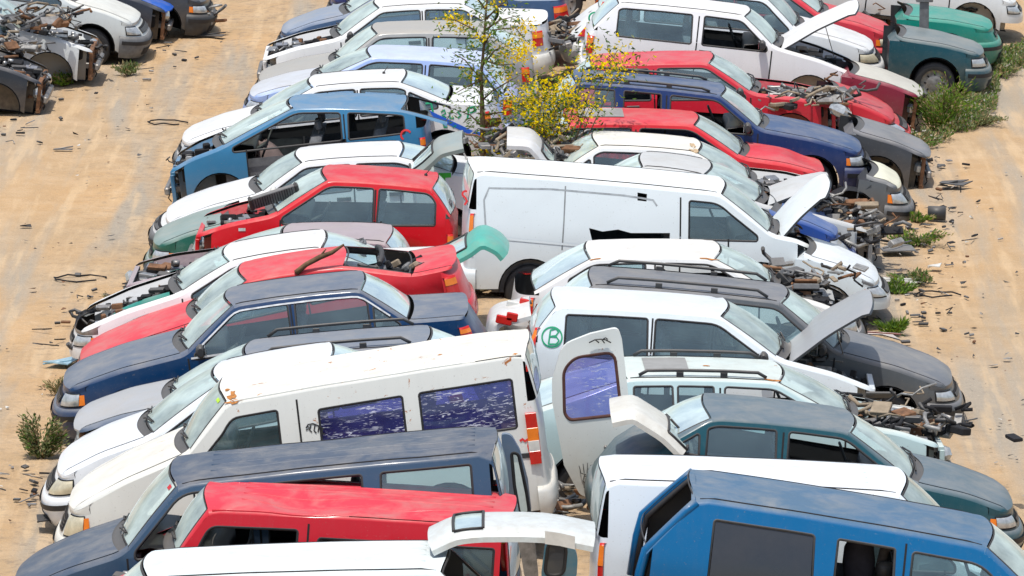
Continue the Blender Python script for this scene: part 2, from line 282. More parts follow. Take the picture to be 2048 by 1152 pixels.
STE=plain('bare_steel',(.28,.27,.26),.5,.6,.4,dust=.2)
RUS=plain('rusty_steel',(.20,.10,.05),.85,.1,.5)
WHP=plain('white_plastic',(.62,.62,.58),.5,var=.1)
REDL=plain('red_lens',(.55,.02,.015),.15,var=.1)
ORAL=plain('orange_lens',(.85,.22,.02),.2,var=.1)
CHR=plain('chrome',(.75,.75,.76),.15,.95,var=.05)
DBP=plain('deep_black_plastic',(.012,.012,.014),.9)  # near-black plastic for panel gaps, grilles, arch liners and wiring
GRN=plain('green_spray',(.0,.30,.14),.5,var=.1)
REDS=plain('red_spray',(.65,.03,.03),.5,var=.15)
BLUS=plain('blue_tape',(.02,.12,.62),.4,var=.05)
BLK=plain('black_paint_lines',(.02,.02,.02),.5)
LAMP=plain('clear_lamp_lens',(.48,.50,.50),.08,.35,var=.25,scale=18)
CREAM=plain('yellowed_lamp_lens',(.55,.50,.36),.2,.1,var=.2)
YEL=plain('foam_cream',(.62,.55,.38),.8)
WOOD=plain('weathered_wood',(.16,.09,.045),.85,var=.5,scale=8)
GS=glass('side_glass',(.80,.95,.96),.10,(.40,.62,.66))
GW=glass('windscreen_glass',(.80,.95,.92),.50,(.64,.76,.72))
GWL=glass('dusty_windscreen_glass',(.75,.88,.85),.68,(.68,.78,.76))
GT=glass('tinted_glass',(.34,.34,.75),.22,(.10,.10,.42),True)
GD=glass('dark_glass',(.10,.12,.14),.75,(.06,.067,.08))
# ---------------------------------------------------------------- 2-D helpers
def round_poly(P,r=.04,n=4):
    out=[]; k=len(P)
    for i in range(k):
        a=np.array(P[i-1]);b=np.array(P[i]);c=np.array(P[(i+1)%k])
        u=a-b;v=c-b;lu=np.linalg.norm(u);lv=np.linalg.norm(v)
        if lu<1e-6 or lv<1e-6: continue
        cosang=float(np.dot(u,v)/(lu*lv))
        if cosang<-.93: out.append(tuple(b)); continue
        q=min(r,lu*.45,lv*.45); p0=b+u/lu*q; p1=b+v/lv*q
        for t in np.linspace(0,1,n): out.append(tuple((1-t)**2*p0+2*t*(1-t)*b+t*t*p1))
    return out
def offset_poly(P,w):
    """grow a polygon outward by w"""
    P=[np.array(p) for p in P]; k=len(P)
    area=sum(P[i][0]*P[(i+1)%k][1]-P[(i+1)%k][0]*P[i][1] for i in range(k))
    sg=1 if area>0 else -1; out=[]
    for i in range(k):
        t=P[(i+1)%k]-P[i-1]; l=np.linalg.norm(t)
        if l<1e-9: out.append(tuple(P[i])); continue
        n=np.array([t[1],-t[0]])/l*sg
        out.append(tuple(P[i]+n*w))
    return out
def inside(px,py,poly):
    c=np.zeros(px.shape,bool); n=len(poly)
    for i in range(n):
        x0,y0=poly[i-1];x1,y1=poly[i]
        if y0==y1: continue
        m=((y0>py)!=(y1>py))&(px<(x1-x0)*(py-y0)/(y1-y0)+x0)
        c^=m
    return c
def cdt(outer,holes,regions,step):
    """triangulate; returns verts, dict key->faces. regions: list of polygons split off"""
    V=[];E=[]
    def loop(P):
        b=len(V); V.extend([Vector(p) for p in P]); n=len(P)
        E.extend([(b+i,b+(i+1)%n) for i in range(n)])
    def dens(P):
        out=[]
        for i in range(len(P)):
            a=np.array(P[i-1]);b=np.array(P[i]);n=max(1,int(np.linalg.norm(b-a)/(step*1.2)))
            for k in range(n): out.append(tuple(a+(b-a)*k/n))
        return out
    outer=dens(outer); loop(outer)
    for h in holes: loop(dens(h))
    for r in regions: loop(dens(r))
    o=np.array(outer); x0,y0=o.min(0);x1,y1=o.max(0)
    gx,gy=np.meshgrid(np.arange(x0+step/2,x1,step),np.arange(y0+step/2,y1,step)); gx=gx.ravel();gy=gy.ravel()
    m=inside(gx,gy,outer)
    for h in holes: m&=~inside(gx,gy,h)
    allp=np.array([tuple(v) for v in V])
    gx=gx[m];gy=gy[m]
    dm=((allp[:,0][None]-gx[:,None])**2+(allp[:,1][None]-gy[:,None])**2).min(1) if len(gx) else gx
    for x,y,q in zip(gx,gy,dm):
        if q>(.35*step)**2: V.append(Vector((x,y)))
    r=delaunay_2d_cdt(V,E,[],0,1e-5)
    vv=np.array([tuple(v) for v in r[0]]); ff=np.array(r[2])
    c=vv[ff].mean(1); keep=inside(c[:,0],c[:,1],outer)
    for h in holes: keep&=~inside(c[:,0],c[:,1],h)
    lab=np.zeros(len(ff),int)
    for i,rg in enumerate(regions): lab[inside(c[:,0],c[:,1],rg)&keep]=i+1
    # drop slivers
    a=vv[ff[:,0]];b=vv[ff[:,1]];d=vv[ff[:,2]]
    ar=((b-a)[:,0]*(d-a)[:,1]-(b-a)[:,1]*(d-a)[:,0]); keep&=np.abs(ar)>1e-7
    fl=ar<0; ff[fl]=ff[fl][:,::-1]
    return vv,[ff[keep&(lab==i)] for i in range(len(regions)+1)]
def smoothcurve(pts,near=.10,it=2):
    P=[]
    for i,p in enumerate(pts):
        p=np.array(p,float)
        if 0<i<len(pts)-1:
            a=np.array(pts[i-1]);b=np.array(pts[i+1]); la=np.linalg.norm(a-p);lb=np.linalg.norm(b-p)
            P+=[p+(a-p)*min(near/la,.45),p,p+(b-p)*min(near/lb,.45)]
        else: P.append(p)
    for _ in range(it):
        Q=[P[0]]
        for i in range(len(P)-1): Q+=[P[i]*.75+P[i+1]*.25,P[i]*.25+P[i+1]*.75]
        Q.append(P[-1]); P=Q
    P=np.array(P); o=np.argsort(P[:,0],kind='stable'); return P[o,0],P[o,1]
_VN={}
def vnoise(x,y,seed):
    if seed not in _VN:
        r=random.Random(seed); _VN[seed]=[(r.uniform(-1,1)*2.2*1.35**k*2,r.uniform(-1,1)*2.2*1.35**k*2,r.uniform(0,6.28),1/1.35**k/3) for k in range(6)]
    return sum(w*math.sin(a*x+b*y+p) for a,b,p,w in _VN[seed])
TINT={'g':GS,'t':GT,'d':GD}
class Car:
    def __init__(s,pid,spec):
        p=dict(POSE[pid]); s.p=p; s.sp=spec; s.type=spec['type']; s.id=pid
        s.side=-1 if pid[0]=='L' else 1; s.near=1 if s.side<0 else -1
        s.L=p['L']; s.W=spec.get('W',TPL[s.type]['W'])
        for k in('hf','wb','rf','rr','db','de'): setattr(s,k,spec.get(k,p[k]))
        s.c=dict(p,type=s.type,W=s.W,hf=s.hf,wb=s.wb,rf=s.rf,rr=s.rr,db=s.db,de=s.de)
        s.seed=spec.get('seed',sum(map(ord,pid))*7%997); s.rng=random.Random(s.seed)
        L=s.L; s.NS=.38
        s.RS=.30 if s.type in('sedan','coupe') else max(.15,L-s.db[0]+.05)
        s.fa=spec.get('fa',.80); s.ra=L-spec.get('ro',.78 if s.type!='van' else 1.0)
        mid=lambda a,b,t,h:(a[0]+(b[0]-a[0])*t,a[1]+(b[1]-a[1])*t+h)
        pts=[(0.,s.hf[1]-.05),s.hf,mid(s.hf,s.wb,.5,.035),s.wb,s.rf,mid(s.rf,s.rr,.33,.014),mid(s.rf,s.rr,.66,.014),s.rr,s.db,s.de,(L+.01,s.de[1]-.06)]
        if s.de[0]-s.db[0]<.2: pts.pop(-2)
        fixed=[pts[0]]
        for q in pts[1:]:
            if q[0]<=fixed[-1][0]+.012: q=(fixed[-1][0]+.012,q[1])
            fixed.append(q)
        s.zx,s.zz=smoothcurve(fixed,spec.get('rnd',{'sedan':.16,'coupe':.26,'hatch':.22,'wagon':.17,'mpv':.26,'van':.16,'express':.22}[s.type]),3)
        s.ztab=[float(v) for v in np.interp(np.arange(-.2,L+.5,.01),s.zx,s.zz)]
        s.root=bpy.data.objects.new(spec['name'],None); link(s.root)
        s.root['label']=spec['label']; s.root['category']=spec.get('cat','car')
        if spec.get('group'): s.root['group']=spec['group']
        psi=R(p['psi']); hd=math.pi+psi if s.side<0 else -psi
        if 'hd' in spec: hd=R(spec['hd'])
        pt=R(p['pitch']); xr=L/2-.9
        M=Matrix.Translation((p['x'],p['y'],p.get('z',0)))@Matrix.Rotation(hd,4,'Z')@Matrix.Translation((xr,0,0))@Matrix.Rotation(pt,4,'Y')@Matrix.Translation((-xr,0,0))
        s.root.matrix_world=M; s.M=M; s.root.empty_display_size=.3
        col=spec['col']; f=spec.get('fade',.8)
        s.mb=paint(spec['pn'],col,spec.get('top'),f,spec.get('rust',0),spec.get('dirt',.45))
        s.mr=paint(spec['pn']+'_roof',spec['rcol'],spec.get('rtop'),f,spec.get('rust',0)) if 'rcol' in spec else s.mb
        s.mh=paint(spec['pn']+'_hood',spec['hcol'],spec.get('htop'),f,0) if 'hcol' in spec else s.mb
    # -- coordinates: d = distance behind the nose
    def P(s,d,y,z): return (s.L/2-d,y,z)
    def zt(s,d):
        d=float(d); t=s.ztab; i=(d+.2)*100
        if i<0: i=0.
        if i>=len(t)-1: i=len(t)-1.001
        k=int(i); return t[k]+(t[k+1]-t[k])*(i-k)
    def zroof(s,d):
        a=s.rf;b=s.rr
        if d<a[0]: return a[1]-.10*(a[0]-d)
        if d>b[0]: return b[1]-.12*(d-b[0])
        return s.zt(d)
    def Y(s,d,z):
        y=Yf(s.c,d,z,s.zt(d) if (d<s.wb[0] or d>s.db[0]) else None)
        return y+s.dent(d,z)
    def dent(s,d,z):
        v=.0045*vnoise(d,z,s.seed)+.003*vnoise(d*2.3,z*2.7,s.seed+9)
        for (dd,dz,rd,rz,a) in s.sp.get('dents',[]):
            q=((d-dd)/rd)**2+((z-dz)/rz)**2
            if q<1: v-=a*(1-q)**1.3
        return v
    def pxdz(s,px,py):
        """where the line of sight at a photo point meets the near flank, as (d,z)"""
        Mi=s.M.inverted(); a=Mi@Vector((0,CY,CAMZ)); b=Mi@at(px,py,10.)
        y=s.near*s.W*.95; 
        for _ in range(6):
            t=(y-a.y)/(b.y-a.y); p=a.lerp(b,t); d=s.L/2-p.x; y=s.near*s.Y(min(max(d,.05),s.L-.02),p.z)
        return (d,p.z)
    def ye(s,d): return s.Y(d,s.zt(d))
    def H(s,d,y,crown,base=None,yedge=None):
        z0=s.zt(d) if base is None else base; ye=s.ye(d) if yedge is None else yedge
        r=min(1.,abs(y)/max(.05,ye)); n=2.5
        return z0+crown*(1-r**n)**(1/n)
    def roofpt(s,d,v):
        yr=s.Y(d,s.zroof(d)); dd=min(max(d,s.rf[0]),s.rr[0]); yr=s.Y(dd,s.zt(dd))
        zb=s.zroof(d)*(1-abs(v)**5)+s.zt(dd)*abs(v)**5
        y=v*yr; z=s.H(dd,y,s.crn,zb,yr)
        if 'crumple' in s.sp:
            a=s.sp['crumple']; z+=a*vnoise(d*1.1,y*2,s.seed+3)*(1-abs(v)**6)
        for (dd_,vv,rd,rv,a) in s.sp.get('rdents',[]):
            q=((d-dd_)/rd)**2+((v-vv)/rv)**2
            if q<1: z-=a*(1-q)**1.5
        return s.P(d,y,z)
    def nosept(s,u,z,off=0,end=0,n=2.8):
        """wrap-around end surface. u -1..1, end 0 front 1 rear"""
        RSn=s.NS if end==0 else s.RS
        if end==1 and s.type not in('sedan','coupe'): n=4.5
        hd=s.hf[0] if end==0 else s.L-s.de[0]; hz=s.hf[1] if end==0 else s.de[1]
        if end==0: g=float(np.interp(z,[.2,.35,.50,.56,hz,hz+.2],[.06,.0,.0,.035,hd,hd+.15]))
        else: g=float(np.interp(z,[.2,.35,.52,.58,hz,s.db[1]+.01,s.rr[1]],[.05,.0,.0,.03,max(.03,hd),max(.04,min(s.L-s.db[0],RSn)),max(.05,min(RSn,s.L-s.rr[0]))]))
        g=min(g,RSn-.02)
        a=u*math.pi/2; sa=math.sin(a); ca=max(0.,math.cos(a))
        dn=RSn if end==0 else s.L-RSn
        Wn=Yf(s.c,dn,z,s.zt(dn))
        y=math.copysign(abs(sa)**(2/n),sa)*(Wn+off); dd=RSn-(RSn-g+off)*ca**(2/n)
        d=dd if end==0 else s.L-dd
        return d,y
    def sweep(s,name,u0,u1,z0,z1,mat,off=.004,end=0,nu=18,nz=5,parent=None,prof=None,top=False):
        rows=[]
        us=np.linspace(u0,u1,nu)
        for j in range(nz):
            t=j/(nz-1); row=[]
            for u in us:
                z=z0+(z1-z0)*t
                if top:
                    d,y=s.nosept(u,z1,off,end); zc=s.H(min(max(d,.0),s.L),y,s.crh if end==0 else .05,None,abs(s.nosept(1,z1,off,end)[1])+1e-3) if False else z1
                    z=z0+(zc-z0)*t
                o=off+(prof(t) if prof else 0); d,y=s.nosept(u,z,o,end); row.append(s.P(d,y,z))
            rows.append(row)
        if prof:   # close lips
            b=[s.P(*((lambda q:(q[0]+(.05 if end==0 else -.05),q[1]*.95))(s.nosept(u,z1,off,end))),z1-.004) for u in us]; rows.append(b)
        m=MB(); m.grid(rows); return m.build(name,mat,parent or s.root)
    # ---------------------------------------------------------------- side
    def windows(s):
        if s.sp.get('nowin'): return []
        wb,rf,rr,db=s.wb,s.rf,s.rr,s.db; t=s.type
        lr=lambda f: rf[0]+(rr[0]-rf[0])*f
        wd=s.sp.get('wd')
        if wd is None:
            wd={'sedan':[(None,.46),(.53,1.05),(1.1,1.42)],'coupe':[(None,.55),(.62,1.35)],'hatch':[(None,.46),(.53,.90),(.95,1.12)],
                'wagon':[(None,.33),(.37,.68),(.72,.985)],'mpv':[(None,.30),(.34,.66),(.70,.96)],'van':[(None,.14),(.22,.52),(.58,.95)],'express':[(None,.12)]}[t]
        out=[]; m=s.sp.get('fr',.055)
        for i,(a,b) in enumerate(wd):
            d0=wb[0]+.10 if a is None else lr(a); d1=lr(b)
            ds=np.linspace(d0,d1,26); top=[];bot=[]
            for d in ds:
                sl=(s.zt(d+.03)-s.zt(d-.03))/.06; z1=s.zt(d)-m*math.sqrt(1+sl*sl); z0=belt(s.c,d)+s.sp.get('bh',-.02)
                if z1>z0+.02: top.append((d,z1));bot.append((d,z0))
            if len(top)<4: continue
            lean=s.sp.get('lean',.05)
            poly=bot+top[::-1]
            # lean the upright edges
            if a is not None and t!='van': k=len(bot); poly=[(x+lean*(z-bot[0][1])*(1-(x-d0)/(d1-d0)),z) for x,z in poly]
            if s.type=='van' or s.type=='express': poly=[(x,z-(.06 if i else 0)*(1 if z>1.4 else -0)) for x,z in poly]
            # thin duplicates
            q=[poly[0]]
            for x in poly[1:]:
                if math.hypot(x[0]-q[-1][0],x[1]-q[-1][1])>.012: q.append(x)
            out.append((i,q))
        return out
    def build_side(s):
        L=s.L; sill=.24
        arch=lambda cx,r=.365:[(cx+r*math.cos(a),.30+r*math.sin(a)) for a in np.linspace(math.pi,0,15)]
        bottom=[(s.NS,.27)]+[(cx,cz) for cx,cz in arch(s.fa) if cz>sill]+[(cx,cz) for cx,cz in arch(s.ra) if cz>sill]+[(L-s.RS,.29)]
        DM=L-s.RS if not s.sp.get('clip') else s.wb[0]+.12
        if s.sp.get('clip'): bottom=[q for q in bottom if q[0]<DM-.01]+[(DM,.27)]
        bottom=[q for q in bottom if s.NS<=q[0]<=DM]
        if bottom[0][0]>s.NS+.001: bottom.insert(0,(s.NS,.27))
        dmax=L-s.RS if not s.sp.get('clip') else s.wb[0]+.12; top=[(d,s.zt(d)) for d in np.arange(s.NS,dmax,.045)]+[(dmax,s.zt(dmax))]
        if s.sp.get('noroof') or s.sp.get('clip'):
            top=[(d,min(z,belt(s.c,d)+.0)) for d,z in top]
        outer=bottom+top[::-1]
        wins=s.windows() if not (s.sp.get('noroof') or s.sp.get('clip')) else []
        holes=[];wp=[]
        for i,q in wins:
            a=round_poly(q,s.sp.get('wr',.05)); wp.append((i,a)); holes.append(offset_poly(a,.022))
        for q in s.sp.get('cut',[]): holes.append([s.pxdz(*c) for c in q])
        # door regions
        doors=[]
        if not s.sp.get('nodoors') and not s.sp.get('clip'):
            lr=lambda f: s.rf[0]+(s.rr[0]-s.rf[0])*f
            B={'sedan':.495,'coupe':.585,'hatch':.495,'wagon':.35,'mpv':.32,'van':.18,'express':.16}[s.type]
            if 'wd' in s.sp: B=(s.sp['wd'][0][1]+(s.sp['wd'][1][0] if len(s.sp['wd'])>1 else s.sp['wd'][0][1]+.05))/2
            dB=lr(B); f0=max(s.wb[0]+.02,s.fa+.38)
            doors.append(('front_door',f0,dB))
            if s.type in('sedan','wagon','hatch') and not s.sp.get('threedoor'): doors.append(('rear_door',dB,min(s.ra-.12,lr(1.0) if s.type!='wagon' else lr(.66))))
            if s.type in('van','mpv','express') and not s.sp.get('noslide'): doors.append(('sliding_door',dB,lr(.55)))
        regs=[]
        for nm,a,b in doors:
            zb=[belt(s.c,a)-.012,belt(s.c,b)-.012]
            r0=[(a,.30),(b-.0,.30)]
            if nm=='rear_door' and b>s.ra-.36: # cut by the arch
                r0=[(a,.30),(s.ra-.37,.30),(s.ra-.36,.46),(b,.66)]
            poly=r0+[(b,zb[1]),(a,zb[0])]
            regs.append(poly)
        vv,groups=cdt(outer,holes,regs,.075)
        zl=s.sp.get('miss',[])
        def mapv(sg): return [s.P(d,sg*s.Y(d,z),z) for d,z in vv]
        VN=mapv(s.near); VF=mapv(-s.near); fl=s.near>0
        def faces(f,rev): return [tuple(x[::-1]) if rev else tuple(x) for x in f]
        def sub(name,V,f,mat,rev,parent=s.root):
            f=faces(f,rev)
            ids=sorted({i for x in f for i in x}); mp={a:b for b,a in enumerate(ids)}
            return mesh(name,[V[i] for i in ids],[tuple(mp[i] for i in x) for x in f],mat,parent)
        # orientation: (d,z) CCW with x=-d -> normal ; near side -y or +y
        revN=(s.near>0); 
        bodyF=MB()
        f0=groups[0]
        allfar=np.concatenate([g for g in groups if len(g)])
        bodyF.add(VN,faces(f0,not revN),0,True); bodyF.add(VF,faces(allfar,revN),0,True)
        s.bodymb=bodyF
        dobj={}
        for (nm,a,b),g in zip(doors,groups[1:]):
            if nm in zl: continue
            if len(g): 
                col=s.mb
                if nm in s.sp.get('dcol',{}): q=s.sp['dcol'][nm]; col=paint(s.sp['pn']+nm,q)
                o=sub(nm,VN,g,col,not revN); dobj[nm]=o
                if nm in s.sp.get('dcol',{}): o['label']='unpainted mismatched '+nm.replace('_',' ')
        # seams + handles
        sm=MB()
        def strip(pts,w=.009,side=s.near,off=.004,m=0,mb=sm):
            rows=[]; pts=list(pts); q_=[]
            for a_,b_ in zip(pts,pts[1:]):
                n_=max(1,int(math.hypot(b_[0]-a_[0],b_[1]-a_[1])/.06)); q_+=[(a_[0]+(b_[0]-a_[0])*k/n_,a_[1]+(b_[1]-a_[1])*k/n_) for k in range(n_)]
            pts=q_+pts[-1:]
            if len(pts)<2: return
            for i,(d,z) in enumerate(pts):
                a=pts[max(0,i-1)];b=pts[min(len(pts)-1,i+1)]; t=np.array([b[0]-a[0],b[1]-a[1]]); t=t/(np.linalg.norm(t)+1e-9); nn=(-t[1]*w,t[0]*w)
                rows.append([s.P(d+nn[0]*k,side*(s.Y(d+nn[0]*k,z+nn[1]*k)+off),z+nn[1]*k) for k in(-1,1)])
            mb.grid(rows,m,True)
        s.strip=strip
        for nm,a,b in doors:
            for dd in(a,b):
                zs=np.linspace(.31 if not(nm=='rear_door' and dd==b) else .66,belt(s.c,dd)-.01,8)
                strip([(dd,z) for z in zs])
                if s.zt(dd)-belt(s.c,dd)>.15 and nm!='sliding_door' and not(nm=='rear_door' and dd==b) and dd!=a: strip([(dd+.0*z,z) for z in np.linspace(belt(s.c,dd),s.zt(dd)-.05,6)])
            ds=[d for d in np.linspace(a,b,12) if d<s.ra-.36]
            if len(ds)>1: strip([(d,.31) for d in ds])
        for i in range(len(sm.F)): pass
        bodyF.add(sm.V,sm.F,1,True)
        for nm,a,b in doors:
            if nm in zl: continue
            hm=MB(); hd=b-.13; hz=belt(s.c,hd)-.12
            if nm=='rear_door': hd=min(b,s.ra-.2)-.05
            y=s.near*(s.Y(hd,hz)+.012); hm.box(s.P(hd,y,hz),(.17,.035,.045),0); hm.build('handle',s.sp.get('hm',PLA),dobj.get(nm,s.root))
        # windows
        for i,a in wp:
            for sg in(s.near,-s.near):
                o=offset_poly(a,.024); rows=[[],[],[]]
                for (q,r_) in zip(a,o):
                    rows[0].append(s.P(r_[0],sg*(s.Y(*r_)-.0005),r_[1])); mx=((q[0]+r_[0])/2,(q[1]+r_[1])/2)
                    rows[1].append(s.P(mx[0],sg*(s.Y(*mx)+.006),mx[1])); rows[2].append(s.P(q[0],sg*(s.Y(*q)-.008),q[1]))
                rows=[r_+[r_[0]] for r_ in rows]
                m=MB(); m.grid(rows); 
                if sg==s.near or i==0 or True: fr=m.build('window_trim',s.sp.get('trim',RUB),s.root)
                key=(i,'n' if sg==s.near else 'f'); 
                if key in s.sp.get('noglass',[]) or i in s.sp.get('noglass',[]): continue
                gl,_=cdt(a,[],[],.15)
                g=[tuple(x) for x in _[0]]
                tk=s.sp.get('tint',{}).get(i,s.sp.get('tall','g'))
                mesh('side_window',[s.P(d,sg*(s.Y(d,z)-.007),z) for d,z in gl],g,TINT[tk],s.root)
        if s.sp.get('mold'):
            m=MB(); z=.50
            strip([(d,z) for d in np.linspace(s.fa+.37,s.ra-.37,30)],.035,s.near,.008,0,m); m.build('side_moulding',PLA,s.root)
        # wheel wells
        for cx,fl_ in((s.fa,1),(s.ra,1)):
            if s.sp.get('clip') and cx==s.ra: continue
            for sg in(1,-1):
                if sg!=s.near: continue
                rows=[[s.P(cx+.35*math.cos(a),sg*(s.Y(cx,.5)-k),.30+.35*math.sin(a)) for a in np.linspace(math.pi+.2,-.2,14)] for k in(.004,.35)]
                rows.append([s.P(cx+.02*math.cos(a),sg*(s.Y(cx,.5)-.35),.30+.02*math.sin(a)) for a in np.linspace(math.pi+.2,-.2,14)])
                m=MB(); m.grid(rows); m.build('wheel_arch_liner',DBP,s.root)
    def wheel(s,cx,sg,hub=True):
        w=MB(); y0=sg*(s.W-.04); 
        prof=[(.195,-.005),(.235,.0),(.275,-.008),(.295,-.03),(.30,-.09),(.295,-.15),(.27,-.175),(.2,-.17)]
        w.lathe([(r_,sg*h) for r_,h in prof],'y',0,28)
        t=w.build('wheel',RUB,s.root); t.location=s.P(cx,y0,.285)
        m=MB(); m.lathe([(.197,sg*-.006),(.19,sg*-.03),(.16,sg*-.045),(.10,sg*-.03),(.05,sg*-.02),(.0,sg*-.018)],'y',0,28)
        for k in range(8):
            a=k*math.pi/4; m.box((.13*math.cos(a),sg*-.034,.13*math.sin(a)),(.035,.008,.022),1,Matrix.Rotation(-a,3,'Y'))
        m.build('rim',[s.sp.get('rimm',STE),DBP],t)
    # ---------------------------------------------------------------- top
    def build_top(s):
        sp=s.sp; s.crh=sp.get('crh',.075); s.crn=sp.get('crn',.055)
        L=s.L; body=s.bodymb; fl=False
        hoodoff=sp.get('hood','on')
        # fender tops
        def F(u): 
            z=s.hf[1]; d,y=s.nosept(u,z,0,0); return d,y
        dH=lambda v: s.wb[0]-.055-.10*(1-v*v)
        uc=.62; hw=.90
        def hoodpt(v,t,lift=0):
            df,yf=F(v*uc); dc=dH(v); d=dc+(df-dc)*t
            yc=v*hw*s.ye(max(d,s.NS)); k=t**3; y=yc*(1-k)+yf*k
            yed=s.ye(max(d,s.NS)) 
            if d<s.NS: yed=max(abs(y)+.02,yed*(1-.10*((s.NS-d)/s.NS)**2))
            z=s.H(max(d,s.hf[0]*.6),y,s.crh,None,yed)
            if t>.93: z-=.02*((t-.93)/.07)**2
            for (dd,vv,rd,rv,a) in sp.get('hdents',[]):
                q=((d-dd)/rd)**2+((v-vv)/rv)**2
                if q<1: z-=a*(1-q)**1.5
            return s.P(d,y,z+lift)
        s.hoodpt=hoodpt
        ts=np.linspace(0,1,16)
        for sg in(1,-1):
            rows=[]
            for t in list(np.linspace(0,1,22)):
                # outer point
                dc=dH(1)
                if t<.75: d=dc+(s.NS-dc)*(t/.75); o=(d,sg*s.ye(d),s.zt(d))
                else:
                    u=1-(1-uc)*(t-.75)/.25; d,y=F(sg*u); o=(d,y,s.zt(max(d,s.hf[0])))
                row=[s.P(*o)]
                ip=hoodpt(sg*1.0,(min(1,t)))
                for k in(.08,.25,.55,1.):
                    x=row[0][0]+(ip[0]-row[0][0])*k; y=row[0][1]+(ip[1]-row[0][1])*k; zc=row[0][2]+(ip[2]-row[0][2])*(1-(1-k)**2.6)
                    row.append((x,y,zc-(.0 if k<1 else .002)))
                rows.append(row)
            body.grid([r[::(1 if sg>0 else 1)] for r in rows],0,True)
            # scuttle corner between hood edge and windscreen
            rows=[]
            for t in(0,.5,1):
                d=dH(1)+(s.wb[0]+.03-dH(1))*t
                rows.append([s.P(d,sg*s.ye(d)*k,s.H(d,sg*s.ye(d)*k,s.crh)) for k in(1,.98,.93,.89)])
            body.grid(rows,0,True)
        if hoodoff=='on' or hoodoff=='open':
            m=MB(); vs=np.linspace(-.985,.985,19)
            rows=[[hoodpt(v,t) for v in vs] for t in ts]
            if hoodoff=='open':
                ang=R(sp.get('hang',50)); pv=Vector(s.P(s.wb[0]-.14,0,s.zt(s.wb[0]-.14)+s.crh)); rot=Matrix.Rotation(-ang,3,'Y')
                hs=sp.get('hscale',1.); rows=[[tuple(rot@Vector(((p[0]-pv.x)*hs,p[1],p[2]-pv.z))+pv) for p in r] for r in rows]
                nrm=rot@Vector((0,0,-.025))
            else: nrm=Vector((0,0,-.018))
            m.grid([r[::-1] for r in rows],0,True)
            low=[[tuple(Vector(p)+nrm) for p in r] for r in rows]; m.grid(low,1 if hoodoff=='open' else 0,True)
            m.grid([rows[-1],low[-1]],0,False); m.grid([[r[0] for r in rows],[r[0] for r in low]],0,False); m.grid([[r[-1] for r in low],[r[-1] for r in rows]],0,False)
            m.grid([low[0],rows[0]],0,False)
            if hoodoff=='open':   # underside bracing
                for v in(-.55,0,.55):
                    a=[tuple(Vector(hoodpt(v,t))-Vector((0,0,.03))) for t in(.05,.5,.93)]
                    m.tube([tuple(rot@Vector(((p[0]-pv.x)*hs,p[1],p[2]-pv.z))+pv) for p in a],.022,1,6)
            ho=m.build('hood',[s.mh,s.mb if sp.get('hunder') is None else s.mh],s.root)
            if 'hlabel' in sp: ho['label']=sp['hlabel']
            if hoodoff=='open':
                m=MB(); t_=rows[9][2]; m.tube([s.P(.45,s.near*-.5,.72),tuple(t_)],.006,0,5); m.build('hood_prop',STE,s.root)
            elif not sp.get('nogap'):
                m=MB()
                for sg in(1,-1):
                    rows=[]
                    for t in np.linspace(0,.985,16):
                        p=Vector(hoodpt(sg*.993,t)); rows.append([(p.x,p.y-.005,p.z+.0035),(p.x,p.y+.005,p.z+.0035)])
                    body.grid(rows,1,True)
        # cowl
        if True:
            m=MB(); rows=[]
            for k,dz in((0,-.012),(.25,-.03),(1.,-.005)):
                row=[]
                for v in np.linspace(-1,1,15):
                    d0=dH(v); d1=s.wb[0]+.035-.10*(1-v*v); d=d0+(d1-d0)*k
                    y=v*.91*s.ye(d); row.append(s.P(d,y,s.H(s.wb[0]-.1,y,s.crh,s.wb[1]-.02*(1-k))+dz))
                rows.append(row)
            m.grid(rows); m.build('cowl_panel',PLA,s.root)
        noroof=sp.get('noroof') or sp.get('clip')
        # windscreen
        def scr(v,t,front=True,out=0):
            if front: A=s.wb;B=s.rf
            else: A=s.db;B=s.rr
            sgn=-1 if front else 1
            d0=A[0]+sgn*(.10 if front else .05)*(1-v*v)+(.03 if front else -.0); d1=B[0]+sgn*(.10 if front else .06)*(1-v*v)
            yb=v*.97*s.ye(A[0]); 
            zb=s.H(A[0],yb,s.crh if front else .05,A[1]+.0,s.ye(A[0]))
            pt=s.roofpt(d1,v*.99); yt=pt[1]; zt_=pt[2]-.004
            bul=.035*math.sin(math.pi*t)*(1-abs(v)**3)+out
            d=d0+(d1-d0)*t+sgn*bul*.6; 
            y=yb+(yt-yb)*t; z=zb+(zt_-zb)*t+bul*.8
            if abs(v)>.9: pass
            return s.P(d,y,z)
        s.scr=scr
        if not noroof:
            for front in(True,False):
                if not front and s.type in('van','express','mpv') and sp.get('nordoor'): pass
                A,B=(s.wb,s.rf) if front else (s.db,s.rr)
                nt=9
                for sg in(1,-1):
                    rows=[]
                    for t in np.linspace(0,1,nt+4):
                        d=A[0]+(B[0]-A[0])*t; o=Vector(s.P(d,sg*s.ye(d),s.zt(d))); i_=Vector(scr(sg*.92,t,front)); 
                        row=[tuple(o)]
                        for k in(.3,.65,1.): 
                            q=o.lerp(i_,k); q.z+=.012*math.sin(math.pi*k); q.y+=sg*.008*math.sin(math.pi*k); row.append(tuple(q))
                        rows.append(row)
                    body.grid(rows,0,True)
                gone=sp.get('nows' if front else 'norw')
                m=MB(); 
                # rubber frame
                ring=[]
                va,ta=.925,.02
                path=[(v,ta) for v in np.linspace(-va,va,13)]+[(va,t) for t in np.linspace(.1,.9,6)]+[(v,.985) for v in np.linspace(va,-va,13)]+[(-va,t) for t in np.linspace(.9,.1,6)]
                cv=lambda v,t,k:(v*(1-k*.028),.5+(t-.5)*(1-k*.05))
                rows=[[scr(*cv(v,t,k),front,o) for v,t in path] for k,o in((0,.002),(.5,.006),(1.,.001))]
